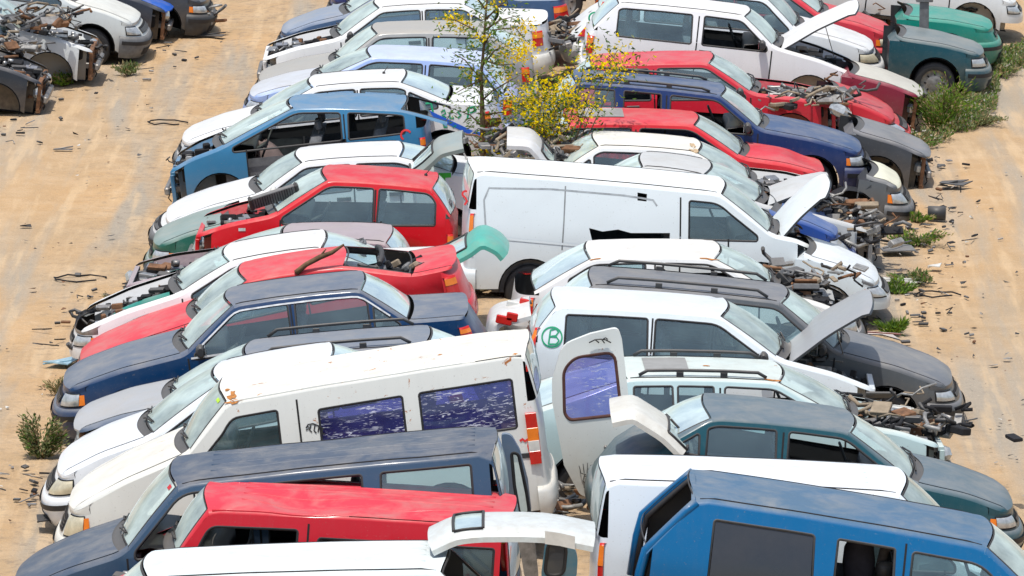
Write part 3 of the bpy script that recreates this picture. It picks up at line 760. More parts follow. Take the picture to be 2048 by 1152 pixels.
                rows=[r_+[r_[0]] for r_ in rows]
                m.grid(rows); m.build('windscreen_seal' if front else 'rear_window_seal',RUB,s.root)
                if not gone:
                    m=MB(); m.grid([[scr(v,t,front) for v in np.linspace(-.90,.90,15)] for t in np.linspace(.04,.96,8)])
                    m.build('windscreen' if front else 'rear_window',(sp.get('wsm',GW) if front else sp.get('rwm',GW)),s.root)
            # wipers
            if not sp.get('nowip'):
                for v0,v1,t1 in((.05,.62,.10),(-.55,.0,.10)):
                    m=MB(); m.tube([scr(v0,.0,True,.02),scr((v0+v1)/2,t1*.6,True,.035),scr(v1,t1,True,.02)],.009,0,5)
                    m.tube([scr(v0-.02,t1*.5,True,.02),scr(v1+.02,t1*1.15,True,.012)],.006,0,5); m.build('wiper',RUB,s.root)
            # roof
            vs=[-1,-.985,-.95,-.88,-.78,-.6,-.4,-.2,0,.2,.4,.6,.78,.88,.95,.985,1]
            nd=26; rows=[]
            for i in range(nd):
                t=i/(nd-1); row=[]
                for v in vs:
                    d0=s.rf[0]-.10*(1-v*v); d1=s.rr[0]+.06*(1-v*v); row.append(s.roofpt(d0+(d1-d0)*t,v))
                rows.append(row)
            m=MB(); m.grid([r[::-1] for r in rows]); 
            if s.type in('van','express','mpv') and not sp.get('noribs'):
                for v in(-.6,-.3,0,.3,.6):
                    m.tube([tuple(Vector(s.roofpt(s.rf[0]+(s.rr[0]-s.rf[0])*t,v))-Vector((0,0,.0135))) for t in np.linspace(.10,.95,24)],.02,0,8)
            ro=m.build('roof',s.mr,s.root)
            # gutter strips
            m=body
            for sg in(1,-1):
                if s.type in('van','mpv','express','sedan','wagon'):
                    k=.97 if s.type=='van' else .90
                    m.tube([tuple(Vector(s.roofpt(s.rf[0]+(s.rr[0]-s.rf[0])*t,sg*k))+Vector((0,0,.000))) for t in np.linspace(.01,.99,20)],.008 if s.type!='van' else .013,1 if s.type!='van' else 0,5)
            if sp.get('sunroof'):
                a,b=sp['sunroof']; m=MB(); rows=[]
                for t in np.linspace(a,b,6): rows.append([tuple(Vector(s.roofpt(s.rf[0]+(s.rr[0]-s.rf[0])*t,v))+Vector((0,0,.010))) for v in np.linspace(.55,-.55,9)])
                m.grid(rows); m.build('sunroof',plain('sunroof_grey',(.30,.31,.30),.35,dust=.5),s.root)
            if sp.get('rails'):
                for sg in(1,-1):
                    m=MB(); h=sp.get('railh',.045); r_=[]
                    for t in np.linspace(.06,.93,16):
                        p=Vector(s.roofpt(s.rf[0]+(s.rr[0]-s.rf[0])*t,sg*.84)); e=min((t-.06),(.93-t))/.05; p.z+=h*min(1,max(0,e))+.012; r_.append(tuple(p))
                    m.tube(r_,.017,0,7)
                    for t in(.35,.65):
                        p=Vector(s.roofpt(s.rf[0]+(s.rr[0]-s.rf[0])*t,sg*.84)); m.box((p.x,p.y,p.z+.02),(.07,.03,.05),0)
                    m.build('roof_rail',PLA,s.root)
            if sp.get('aerial') is not None:
                p=Vector(s.roofpt(s.rf[0]+(s.rr[0]-s.rf[0])*sp['aerial'],0)); m=MB(); m.lathe([(.02,0),(.018,.02),(.006,.03)],'z',0,8,tuple(p)); m.tube([tuple(p+Vector((0,0,.02))),tuple(p+Vector((-.06,0,.09)))],.005,0,5); m.build('aerial',RUB,s.root)
        if not sp.get('clip'):
            # rear deck
            if s.type in('sedan','coupe') and not sp.get('nodeck'):
                def dp(v,t):
                    df,yf=s.nosept(v*.62,s.de[1],0,1); dc=s.db[0]+.05*(1-v*v)+.03; d=dc+(df-dc)*t; yc=v*.9*s.ye(min(d,L-s.RS)); k=t**3; y=yc*(1-k)+yf*k
                    yed=s.ye(min(d,L-s.RS)); yed=max(yed,abs(y)+.02); return s.P(d,y,s.H(min(d,s.de[0]),y,.05,None,yed))
                m=MB(); rows=[[dp(v,t) for v in np.linspace(-.985,.985,17)] for t in np.linspace(0,1,10)]; m.grid(rows); m.build('boot_lid',s.mh if sp.get('bootfaded') else s.mb,s.root)
                m=MB()
                for sg in(1,-1): body.grid([[ (lambda p:(p[0],p[1]+k,p[2]+.004))(dp(sg*.995,t)) for k in(-.006,.006)] for t in np.linspace(0,.98,10)],1)
                for sg in(1,-1):
                    rows=[]
                    for t in np.linspace(0,1,16):
                        if t<.7: d=s.db[0]+(L-s.RS-s.db[0])*(t/.7); o=s.P(d,sg*s.ye(d),s.zt(d))
                        else:
                            u=1-.38*(t-.7)/.3; d,y=s.nosept(sg*u,s.de[1],0,1); o=s.P(d,y,s.zt(min(d,s.de[0])))
                        ip=dp(sg,t); row=[o]
                        for k in(.08,.25,.55,1.): row.append((o[0]+(ip[0]-o[0])*k,o[1]+(ip[1]-o[1])*k,o[2]+(ip[2]-o[2])*(1-(1-k)**2.6)))
                        rows.append(row)
                    body.grid(rows,0,True)
        if sp.get('clip'):
            w=s.W-.02; d=s.wb[0]+.06; body.grid([[s.P(d+k,y*(1-.0),z) for y in np.linspace(-w,w,5)] for z,k in((.25,.0),(s.wb[1]-.16,.0),(s.wb[1]-.05,-.10))],0,False)
        mb_=body.build('body',[s.mb,DBP],s.root)
        # weld is unnecessary: smooth shading per patch
    # ---------------------------------------------------------------- ends
    def build_front(s):
        sp=s.sp; st=sp.get('front','full'); hz=s.hf[1]
        if st in('full','nobumper','nolamp'):
            zt_=hz; zb=.52
            for sg in(1,-1): pass
            us0=.50
            s.sweep('nose_panel',-1,1,.50 if st!='nobumper' else .40,hz+.002,s.mb,0,nu=30)
            rows=[]  # lip closing nose to the hood
            for u in np.linspace(-1,1,30):
                d,y=s.nosept(u,hz,0,0); k=max(0,1-abs(u)/.64)
                vv=u/.62
                if abs(vv)<=1: q=s.hoodpt(vv,1.0)
                else: q=s.P(d,y,s.zt(max(d,s.hf[0])))
                p=s.P(d,y,hz+.002); rows.append([p,tuple((Vector(p)+Vector(q))/2+Vector((.008,0,.0))),(q[0],q[1],q[2]-.002)])
            m=MB(); m.grid(rows); m.build('hood_lip',s.mb if sp.get('hood','on')!='off' else STE,s.root)
            lz0,lz1=sp.get('lamp',(.55,hz-.015))
            lu=sp.get('lampu',(.46,.90))
            if st!='nolamp':
                for sg in(1,-1):
                    a,b=(lu[0],lu[1]) if sg>0 else(-lu[1],-lu[0])
                    h=s.sweep('headlight',a,b,lz0,lz1,sp.get('lampm',LAMP),.012,nu=10,nz=5,prof=lambda t:.012*math.sin(math.pi*t))
                    s.sweep('headlight_bezel',a-.02,b+.02,lz0-.015,lz1+.012,DBP,.006,nu=10,nz=3,parent=h)
                    if sp.get('ind',True):
                        a2,b2=(b,min(.99,b+.08)) if sg>0 else(max(-.99,a-.08),a)
                        s.sweep('indicator',a2,b2,lz0,lz1-.01,sp.get('indm',ORAL),.012,nu=5,nz=3,parent=h)
            g=s.sweep('grille',-.36,.36,.56,hz-.03,DBP,.008,nu=14,nz=3)
            for k in range(4): s.sweep('grille_bar',-.35,.35,.57+k*(hz-.62)/4,.58+k*(hz-.62)/4,sp.get('grm',PLA),.018,nu=12,nz=2,parent=g)
        if st in('full','nolamp'):
            bm=sp.get('bump',s.mb)
            b=s.sweep('front_bumper',-1,1,.20,.52,bm,.012,nu=30,nz=8,prof=lambda t:.035*min(1,math.sin(math.pi*min(1,max(0,t*.9+.08)))*1.3))
            s.sweep('bumper_trim',-.98,.98,.40,.455,RUB,.058,nu=26,nz=3,parent=b)
            s.sweep('air_intake',-.45,.45,.25,.35,DBP,.052,nu=14,nz=3,parent=b)
            m=MB(); d,y=s.nosept(.0,.45,.064); m.box(s.P(d-.006,0,.43),(.012,.50,.11),0,bev=.05)
            if sp.get('plate'): m.build('number_plate',WHP,b)
        if st in('stripped','nobumper') or sp.get('hood')=='off' or sp.get('hood')=='open' or st=='wreck':
            s.engine_bay(st)
        if st in('stripped','wreck'):
            # radiator support frame, crash beam, hanging lamps
            m=MB(); w=s.W*.86; f=lambda d,y,z:s.P(d,y,z)
            for z,d in((.68,.22),(.30,.20)): m.box(f(d,0,z),(.06,2*w*.92,.05),0)
            for y in(-w*.88,-w*.45,w*.45,w*.88): m.box(f(.21,y,.49),(.05,.07,.36),0)
            m.build('radiator_support',s.mb if st=='stripped' else RUS,s.root)
            m=MB(); m.box(f(.12,0,.46),(.07,2*w*.86,.10),0,bev=.25); 
            for y in(-.45,.45): m.box(f(.25,y,.46),(.22,.07,.08),0)
            m.build('crash_beam',STE,s.root)
            m=MB(); m.box(f(.27,0,.47),(.05,.62,.36),0)
            for k in range(14): m.box(f(.235,-.28+k*.043,.47),(.012,.008,.33),1)
            m.build('radiator',[DBP,ALU],s.root)
            if s.rng.random()<.75:
                for sg in(1,-1):
                    m=MB(); rot=Matrix.Rotation(s.rng.uniform(-.5,.5),3,'X')@Matrix.Rotation(s.rng.uniform(-.4,.4),3,'Y')
                    m.box(f(.16+s.rng.uniform(0,.1),sg*w*.68,.58+s.rng.uniform(-.08,.05)),(.12,.30,.15),0,rot,.3); 
                    if s.rng.random()<.7: m.build('headlight',LAMP,s.root)
                    m=MB(); m.tube([f(.3,sg*w*.6,.6),f(.18,sg*w*.75,.5),f(.12,sg*w*.7,.36),f(.14,sg*w*.55,.30)],.008,0,5); m.build('loose_wire',DBP,s.root)
    def engine_bay(s,st):
        rng=s.rng; w=s.W-.14; d1=s.wb[0]-.12; zt0=s.hf[1]; f=lambda d,y,z:s.P(d,y,z)
        m=MB()
        # tub: inner wings + bulkhead + floor
        for sg in(1,-1):
            rows=[[f(d,sg*(s.ye(max(d,s.NS))*.90-.01),s.zt(max(d,.2))+.01) for d in np.linspace(.30,d1,8)],
                  [f(d,sg*w*.80,s.zt(max(d,.2))-.07) for d in np.linspace(.28,d1,8)],[f(d,sg*w*.72,.25) for d in np.linspace(.28,d1,8)]]
            m.grid(rows,0,False)
            m.lathe([(.13,0),(.12,.05),(.08,.065),(.03,.06),(.0,.06)],'z',0,14,f(s.fa,sg*w*.72,s.zt(s.fa)-.13))
        m.grid([[f(d1,-w*.9,z),f(d1,w*.9,z)] for z in(.25,s.wb[1]+.03)],0,False)
        m.grid([[f(.26,-w*.8,.24),f(.26,w*.8,.24)],[f(d1,-w*.8,.24),f(d1,w*.8,.24)]],1,False)
        m.build('engine_bay',[paint(s.sp['pn']+'_bay',tuple(.6*c+.01 for c in s.sp['col']),tuple(.6*c+.05 for c in s.sp['col']),.5,.3,1.),DBP],s.root)
        z0=zt0-.08
        e=MB(); 
        e.box(f(.62,rng.uniform(-.1,.1),.54),(.34,.62,.34),0); e.box(f(.60,rng.uniform(-.05,.1),zt0+(.02 if s.sp.get('hood','on')!='on' else -.12)),(.22,.46,.09),rng.choice([0,2]),bev=.25)
        for k in range(4): e.tube([f(.60,-.18+k*.12,zt0-.04),f(.44,-.18+k*.12,zt0-.03),f(.36,-.18+k*.12,zt0-.16)],.024,0,7)
        for k in range(64):
            d=rng.uniform(.28,d1-.04);y=rng.uniform(-w*.7,w*.7);z=rng.uniform(.48,s.zt(d)+(.045 if s.sp.get('hood','on')!='on' else -.14)-abs(y)*.06)
            if rng.random()<.8: e.box(f(d,y,z-.02),(rng.uniform(.04,.22),rng.uniform(.04,.14),rng.uniform(.02,.08)),rng.choice([0,1,1,2,2,3,4]),Matrix.Rotation(rng.uniform(-.6,.6),3,'Z')@Matrix.Rotation(rng.uniform(-.4,.4),3,'X'))
            else:
                h=rng.uniform(.03,.09);r_=rng.uniform(.015,.04); e.lathe([(0,0),(r_,0),(r_,h),(r_*.6,h+.01),(0,h+.01)],rng.choice('xyyx'),rng.choice([0,1,2,3]),10,f(d,y,z))
        e.build('engine',[ALU,PLA,DBP,STE,RUS],s.root)
        b=MB(); sg=rng.choice((-1,1)); q0=-.12 if s.sp.get('hood','on')=='on' else 0.; b.box(f(.42,sg*.48,.64+q0),(.17,.24,.18),0); b.box(f(.42,sg*.48,.735+q0),(.165,.235,.02),1)
        for q in(-.07,.07): b.lathe([(.012,0),(.012,.025),(0,.025)],'z',2,8,f(.44,sg*.48+q,.745+q0))
        b.build('battery',[DBP,plain('battery_top_grey',(.22,.23,.26),.5),STE],s.root)
        b=MB(); b.box(f(.45,-sg*.46,.66+q0),(.16,.2,.17),0,bev=.3); b.lathe([(.03,0),(.03,.03),(0,.03)],'z',1,10,f(.45,-sg*.46,.745+q0)); b.build('washer_bottle',[WHP,DBP],s.root)
        for k in range(9):
            h=MB(); p=[f(rng.uniform(.25,d1),rng.uniform(-w*.75,w*.75),rng.uniform(.50,z0+.03-(.1 if s.sp.get('hood','on')=='on' else 0)))]
            for j in range(5):
                q=p[-1]; p.append((q[0]+rng.uniform(-.16,.16),max(-w*.8,min(w*.8,q[1]+rng.uniform(-.28,.28))),max(.5,min(z0+(.15 if s.sp.get('hood','on')!='on' else -.08),q[2]+rng.uniform(-.10,.12)))))
            P=[]
            for a,b_ in zip(p,p[1:]):
                P+=[a,tuple((np.array(a)+np.array(b_))/2+np.array([0,0,.03]))]
            h.tube(P,rng.choice([.008,.012,.02,.026]),0,6); h.build('hose',rng.choice([RUB,RUB,PLA,STE]),s.root)
    def build_rear(s):
        sp=s.sp; t=s.type
        if sp.get('norear'):
            m=MB(); m.tube([tuple(Vector(s.roofpt(s.rr[0]+.02,v))-Vector((0,0,.03))) for v in np.linspace(-.95,.95,11)],.03,0,6); m.build('tailgate_frame',s.mb,s.root)
            s.sweep('rear_bumper',-1,1,.22,.52,PLA,.01,1,nu=24,nz=6); return
        z1=s.de[1] if t in('sedan','coupe') else s.db[1]
        s.sweep('tail_panel',-1,1,.45,z1+.004,s.mb,0,1,nu=24,nz=6)
        if sp.get('rear','full')!='none':
            b=s.sweep('rear_bumper',-1,1,.22,.52,sp.get('bump',s.mb),.01,1,nu=24,nz=6,prof=lambda t:.03*math.sin(math.pi*min(1,t*.9+.08)))
        if t in('van','express','mpv'): tz=(.72,1.16); tu=(.80,.97)
        elif t in('sedan','coupe'): tz=(.64,z1-.07); tu=(.66,.97)
        else: tz=(.64,.84); tu=(.72,.98)
        tz=sp.get('tz',tz); tu=sp.get('tu',tu)
        if not sp.get('notail'):
            for sg in(1,-1):
                a,b=(tu if sg>0 else(-tu[1],-tu[0])); h=s.sweep('tail_light',a,b,tz[0],tz[1],REDL,.012,1,nu=8,nz=4,prof=lambda t:.008)
                zc=tz[0]+(tz[1]-tz[0])*.55; s.sweep('indicator_lens',a+.0,b,zc,tz[1]-.02,ORAL,.024,1,nu=8,nz=2,parent=h)
    def interior(s):
        L=s.L; f=lambda d,y,z:s.P(d,y,z); sp=s.sp; w=s.W-.1
        zb=s.wb[1]; m=MB()
        m.grid([[f(d,y,z) for y,z in((-w,zb-.15),(-w,.25),(w,.25),(w,zb-.15))] for d in np.linspace(s.wb[0]+.02,min(s.rr[0]+.3,L-.35),4)],0,False)
        m.grid([[f(s.wb[0]+.02,y,z) for y in(-w,w)] for z in(.25,zb-.02)],0,False)
        m.build('floor_tub',INT,s.root)
        if sp.get('noroof') and sp.get('clip'): return
        m=MB(); rows=[]
        for d,z in((s.wb[0]-.03,zb+.01),(s.wb[0]+.22,zb+.035),(s.wb[0]+.40,zb-.0),(s.wb[0]+.42,zb-.10),(s.wb[0]+.34,zb-.30)): rows.append([f(d,y,z) for y in np.linspace(-w*.95,w*.95,5)])
        m.grid(rows); m.build('dashboard',PLA,s.root)
        hy=.34; sx=s.wb[0]+1.15 if t_(s) else s.wb[0]+.95
        # steering wheel (left-hand drive: local +y)
        m=MB(); rot=Matrix.Rotation(R(65),3,'Y'); c=Vector(f(s.wb[0]+.55,hy,zb-.03))
        m.tube([tuple(c+rot@Vector((.18*math.cos(a),.18*math.sin(a),0))) for a in np.linspace(0,2*math.pi,20)],.014,0,6,False)
        for a in(0,2.2,4.1): m.tube([tuple(c),tuple(c+rot@Vector((.17*math.cos(a),.17*math.sin(a),0)))],.014,0,5)
        m.tube([tuple(c),f(s.wb[0]+.3,hy,zb-.15)],.03,0,6); m.build('steering_wheel',PLA,s.root)
        sz=.35; sb=zb+.12 if s.type in('van','mpv','express') else zb+.02
        def seat(d,y,wd_,hr,name='seat'):
            m=MB(); m.box(f(d,y,.42 if s.type not in('van','mpv','express') else .62),(.50,wd_,.16),0,bev=.35)
            rows=[]
            for z,wf,dd in((.45,.9,.24),(.60,1,.26),(sb-.15,.95,.33),(sb,.80,.38)):
                rows.append([f(d+dd+a,y+b*wd_/2*wf,z) for a,b in((-.07,-1),(-.09,-.7),(-.05,0),(-.09,.7),(-.07,1),(.06,.92),(.07,0),(.06,-.92))])
            m.grid(rows,0,True,True); b0=len(m.V)-8; m.F.append(tuple(b0+i for i in range(8)));m.M.append(0);m.S.append(False)
            for yy in hr:
                m.box(f(d+.40,y+yy,sb+.12),(.08,.25,.15),0,Matrix.Rotation(.15,3,'Y'),.4)
                for q in(-.06,.06): m.tube([f(d+.39,y+yy+q,sb-.01),f(d+.40,y+yy+q,sb+.08)],.008,1,5)
            m.build(name,[SEA,STE],s.root)
        if not sp.get('noseat'):
            for y in(-.36,.36): seat(s.wb[0]+.82,y,.50,[0])
            if s.type not in('express','van') : seat(s.wb[0]+1.62,0,1.15,[-.33,.33],'rear_seat')
            elif s.type=='van': seat(s.wb[0]+1.9,0,1.2,[-.33,.33],'rear_seat')
        if not sp.get('noroof'):
            m=MB(); p=s.scr(0,.86,True,-.05); m.box(p,(.03,.22,.06),0,bev=.3); m.build('rear_view_mirror',PLA,s.root)
    def mirrors(s):
        for sg in(s.near,):
            d=s.wb[0]+.20; z=belt(s.c,d)+.05; y=s.Y(d,z); m=MB()
            rows=[]
            for k,(q,a) in enumerate(((0,.3),(.03,.8),(.10,1),(.17,.95),(.21,.6))):
                rows.append([s.P(d-.03-.05*a*math.cos(t)*(1.2 if math.cos(t)>0 else .7),sg*(y+.02+q),z+.02+.075*a*math.sin(t)) for t in np.linspace(0,2*math.pi,10,endpoint=False)])
            m.grid(rows,0,True,True); b0=len(m.V)-10; m.F.append(tuple(b0+i for i in range(10)));m.M.append(0);m.S.append(False)
            o=m.build('door_mirror',s.sp.get('mirm',PLA),s.root)
            m=MB(); m.box(s.P(d+.012,sg*(y+.13),z+.02),(.006,.14,.10),0,bev=.1); m.build('mirror_glass',CHR,o)
    def spray(s,name,strokes,mat,w=.014,label=None):
        """strokes in (d,z) on the near side"""
        m=MB()
        for st in strokes: s.strip([s.pxdz(*q) for q in st],w,s.near,.006,0,m)
        o=m.build(name,mat,s.root)
        if label: o['label']=label
        return o
    def build(s):
        s.build_side(); s.build_top()
        if s.sp.get('front')!='none': s.build_front()
        if not s.sp.get('clip'): s.build_rear()
        if not s.sp.get('clip'): s.interior()
        if s.sp.get('mirror') : s.mirrors()
        for k,cx in(('fw',s.fa),('rw',s.ra)):
            if k=='rw' and s.sp.get('clip'): continue
            if s.sp.get(k,k=='rw' or s.rng.random()<.35): 
                for sg in(1,-1): s.wheel(cx,sg)
        return s
def t_(s): return False
def arc(cx,cz,rx,rz,a0,a1,n=14): return [(cx+rx*math.cos(R(a)),cz+rz*math.sin(R(a))) for a in np.linspace(a0,a1,n)]
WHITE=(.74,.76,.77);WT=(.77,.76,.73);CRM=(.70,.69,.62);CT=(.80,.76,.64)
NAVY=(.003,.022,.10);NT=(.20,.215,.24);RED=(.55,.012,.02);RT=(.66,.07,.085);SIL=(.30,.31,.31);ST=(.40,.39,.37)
S={}
def spec(i,name,label,t,pn,col,top=None,**k): S[i]=dict(name=name,label=label,type=t,pn=pn,col=col,top=top,**k)
g='scrap cars of the left row'; h='scrap cars of the right row'
# -------- left row
spec('L1','scrap_sedan','dark blue saloon at the far end of the left row, mostly cut off','sedan','deep_blue',(.02,.035,.16),NT,mirror=1,fw=1)
spec('L2','scrap_sedan','grey blue saloon with faded bonnet and dark rear bumper, second farthest of the left row','sedan','grey_blue',(.05,.10,.20),(.36,.40,.46),bump=PLA,tu=(.4,.97),fw=1)
spec('L3','scrap_sedan','white saloon without bonnet or nose, blue stripe on its boot, behind the yellow flowering sapling','sedan','white_a',WHITE,WT,hood='off',front='stripped',mirror=1,trim=PLA,fw=0,bump=WHP)
spec('L4','scrap_hatchback','silver grey hatchback with complete bonnet, in front of the bonnetless white saloon','hatch','silver_a',SIL,(.42,.40,.36),fade=.9,fw=1,wd=[(None,.44),(.50,1.02)],threedoor=1,mold=1)
spec('L5','scrap_hatchback','lilac blue hatchback with whitened bonnet, behind the saloon with green letters','hatch','lilac_blue',(.30,.42,.72),(.60,.66,.78),hcol=(.62,.66,.72),front='nobumper',wd=[(None,.46),(.53,.92),(.97,1.2)],fw=0)
spec('L6','scrap_sedan','white saloon with a blue tape stripe and green sprayed letters on its rear wing','sedan','white_b',WHITE,WT,mirror=1,mirm=WHP,aerial=.8,fade=.5,fw=1,bump=GRP,ind=False)
spec('L7','scrap_hatchback','metallic blue hatchback shell without bonnet, doors or nose','hatch','mid_blue',(.03,.17,.33),(.14,.26,.40),hood='off',front='stripped',noglass=[0,1,2],miss=['front_door'],norw=1,wd=[(None,.42),(.50,1.02)],threedoor=1,fr=.05,fw=0)
spec('L8','scrap_sedan','white saloon with grey front bumper and a green sprayed letter T on its rear wing','sedan','white_c',WHITE,WT,bump=GRP,fade=.5,fw=0,mirror=1,mirm=WHP,wd=[(None,.48),(.55,1.1)])
spec('L9','scrap_hatchback','dark green hatchback with faded grey bonnet, squeezed behind the bright red hatchback','hatch','bottle_green',(.01,.11,.08),(.36,.42,.40),rcol=(.40,.42,.42),fw=0,clip=1)
spec('L10','scrap_hatchback','bright red hatchback with crumpled rear door and a radiator lying on its windscreen','hatch','bright_red',(.56,.004,.012),(.66,.06,.075),hood='off',front='stripped',fw=1,wd=[(None,.435),(.49,1.04)],bh=-.05,trim=RUB,aerial=.93,fade=.75,dents=[(2.55,.62,.42,.14,.07),(2.9,.50,.3,.12,.05)],wr=.15,crn=.065,dirt=.15)
spec('L11','scrap_sedan','mauve grey saloon with its bonnet gone, in front of the bright red hatchback','sedan','mauve',(.22,.15,.17),(.46,.40,.41),hood='off',front='stripped',fw=0,rust=.5,nodeck=1,notail=1)
spec('L12','scrap_sedan','white saloon with round headlamps peering out low between the teal front and the mauve one','sedan','white_d',WHITE,WT,fw=0,hood='off',front='nobumper',notail=1)
spec('L14','scrap_coupe','coral red coupe with empty rear window and dented tail, dead branch on its roof','coupe','coral_red',(.60,.02,.03),(.68,.07,.085),norw=1,fw=1,crn=.07,dents=[(4.0,.62,.35,.2,.05),(3.5,.7,.3,.12,.03)],fade=.85,wr=.08,ind=False,bump=REDL)
spec('L15','scrap_sedan','dark navy blue saloon with chrome window line, black mirror and orange side marker','sedan','navy_a',(.0,.032,.11),(.16,.185,.225),trim=RUB,mirror=1,fade=1,fw=0,wd=[(None,.41),(.47,1.04),(1.09,1.45)],front='full',bootfaded=1,mold=0,wr=.02)
spec('L16','scrap_wagon','slate blue estate car with roof rails and a buckled grey bonnet','wagon','slate_a',(.06,.10,.17),(.24,.26,.29),hood='on',front='wreck',rails=1,hdents=[(.5,.4,.5,.6,.06)],fw=0,hcol=(.34,.36,.38),railh=.06)
spec('L17','scrap_sedan','glossy white saloon with large pale headlight, in front of the white van with purple windows','sedan','white_e',(.76,.80,.84),WT,fade=.3,lampu=(.42,.96),lampm=CREAM,ind=False,fw=1)
spec('L18','scrap_van','cream white van with purple tinted windows and rust along its roof edge','van','cream_van',(.68,.70,.67),(.78,.75,.66),cat='van',rust=.75,tint={1:'t',2:'t'},wd=[(None,.155),(.30,.575),(.64,.945)],crumple=.03,noslide=1,fw=1,wr=.09,bh=-.10,fr=.13,fade=.9,crn=.09,tz=(.80,1.22),tu=(.86,.985),lampm=CREAM,hdents=[],rdents=[(2.4,.3,.6,.5,.05)],hm=PLA)
spec('L19','scrap_minivan','dark slate blue minivan with peeling roof lacquer and opened rear doors','mpv','slate_van',(.035,.075,.135),(.10,.115,.145),cat='minivan',fade=.85,wd=[(None,.22),(.28,.58),(.64,.93)],noglass=[0,1],crumple=.02,fw=1,crn=.09,ind=False,peel=1,wsm=GW,wr=.07,miss=[])
spec('L20','scrap_van','red van with dented roof and window openings without glass','van','pink_red',(.55,.012,.025),(.66,.05,.075),cat='van',noglass=[0,1],wd=[(None,.30),(.38,.70),(.76,.965)],noslide=1,crn=.09,fw=0,rdents=[(2.1,.6,.5,.5,.07),(2.9,.7,.4,.3,.04)],wr=.09,fade=.95,fr=.12,hood='off',front='wreck')
spec('L21','scrap_minivan','pale white minivan nearest the camera in the left row, its tailgate raised on high','mpv','white_f',(.64,.74,.76),(.78,.83,.82),cat='minivan',fade=.6,crn=.09,wd=[(None,.25),(.32,.60),(.68,.93)],norw=1,rdents=[(2.2,.5,.4,.4,.03)],noslide=1,fw=1)
spec('L13','scrap_hatchback','teal front half of a car with bare engine, beside the coral red coupe bonnet','hatch','teal_b',(.0,.17,.14),(.06,.30,.25),hood='off',front='wreck',clip=1,fw=0)
# -------- right row
spec('R0','scrap_sedan','pinkish red saloon at the far end of the right row','sedan','pink_b',(.55,.03,.05),RT,fade=.9,fw=1,bump=None,lampm=CREAM)
spec('R1','scrap_hatchback','white hatchback with tall red tail lamps and large clouded headlight in the right row','hatch','white_g',(.70,.74,.77),WT,lampm=CREAM,lampu=(.40,.97),tz=(.62,1.12),tu=(.72,.98),ind=False,fw=1)
spec('R2','scrap_wagon','white short estate car with raised bonnet and its front door ajar','wagon','white_h',(.74,.75,.77),WT,hood='open',hang=47,front='nobumper',mirror=1,mold=1,fw=0,wd=[(None,.30),(.40,.995)],threedoor=1,noglass=[0],tz=(.62,.86),tu=(.70,.98),aerial=None,indm=ORAL)
spec('R2b','scrap_sedan','maroon car front with a cream bonnet, its nose against the green bush','sedan','maroon_a',(.18,.01,.03),(.32,.06,.09),hood='on',hcol=(.68,.64,.50),front='wreck',fw=0,hlabel='cream bonnet from another car',clip=1)
spec('R3b','scrap_sedan','red saloon with faded bonnet and clear headlight beside the low weeds','sedan','red_c',(.52,.015,.03),(.60,.07,.08),fw=1,ind=False,clip=1)
spec('R3','scrap_hatchback','red hatchback without bonnet, a headlamp dangling from its maroon wing','hatch','red_d',(.50,.012,.03),(.68,.08,.10),hood='off',front='stripped',mirror=1,fw=0,noglass=[1],wd=[(None,.44),(.52,1.0)])
spec('R4b','scrap_sedan','charcoal saloon with torn off bumper and mangled nose next to the road','sedan','charcoal_a',(.045,.05,.06),(.28,.28,.29),front='wreck',hood='on',hdents=[(.4,-.5,.4,.5,.05)],fw=0,clip=1)
spec('R4','scrap_wagon','navy blue estate car with roof rails, headlight and undamaged faded bonnet','wagon','navy_b',(.001,.02,.11),(.10,.145,.24),rails=1,noglass=[0,1],mirror=1,fw=1,wd=[(None,.33),(.40,.66),(.73,.99)],railh=.03,lampu=(.44,.93),bump=None)
spec('R5b','scrap_hatchback','cream bonneted hatchback with grey bumper and a loose tyre against its wing','hatch','cream_a',(.10,.11,.12),(.3,.3,.3),hcol=(.74,.72,.56),htop=(.8,.78,.6),bump=GRP,fw=0,wb=(.62,.80),clip=1)
spec('R5','scrap_hatchback','red hatchback with grey sunroof and buckled bonnet over a missing wing','hatch','red_e',(.60,.015,.025),(.68,.07,.085),sunroof=(.55,.92),front='nobumper',wd=[(None,.42),(.50,1.02)],threedoor=1,fw=0,noglass=[0],hdents=[(.3,0,.3,.8,.06)])
spec('R6','scrap_sedan','white saloon with rust edged roof and an open engine bay','sedan','white_i',(.70,.72,.72),(.80,.77,.68),hood='off',front='stripped',rust=.25,fw=0,trim=RUB,fade=.9,wr=.03)
spec('R7','scrap_sedan','silver white saloon pushed behind the long white van, raised bonnet','sedan','silver_b',(.42,.45,.47),(.6,.6,.58),hood='open',hang=40,hscale=.5,front='stripped',fw=0)
spec('R7b','scrap_hatchback','royal blue hatchback nose with clear headlight beside the white van','hatch','royal_blue',(.012,.06,.30),(.10,.18,.38),fw=0,ind=False,clip=1)
spec('R8','scrap_van','long white panel van with a jagged hole cut in its side and raised bonnet','express','white_van',(.70,.77,.80),(.80,.81,.79),cat='van',hood='open',hang=57,front='wreck',noslide=1,fade=.7,hscale=1.7,fw=0,crn=.08,wr=.12,fr=.09,hm=PLA,mirror=0,dents=[],dirt=.15,cut=[[(1178,456),(1205,463),(1236,459),(1262,466),(1340,466),(1338,505),(1190,505)],[(1275,385),(1294,388),(1293,403),(1275,401)]])
spec('R9b','scrap_hatchback','pale blue white hatchback with rounded clean bonnet lying at the roadside litter','hatch','ice_white',(.62,.70,.74),(.78,.81,.82),front='nobumper',fw=0,clip=1)
spec('R9','scrap_hatchback','old white angular hatchback with black side bumper and big sloping rear window','hatch','white_j',(.70,.72,.72),(.78,.75,.68),bump=PLA,hood='off',front='full',fw=0,wd=[(None,.40),(.55,1.18)],noglass=[0],wr=.03,rust=.2,fade=.8)
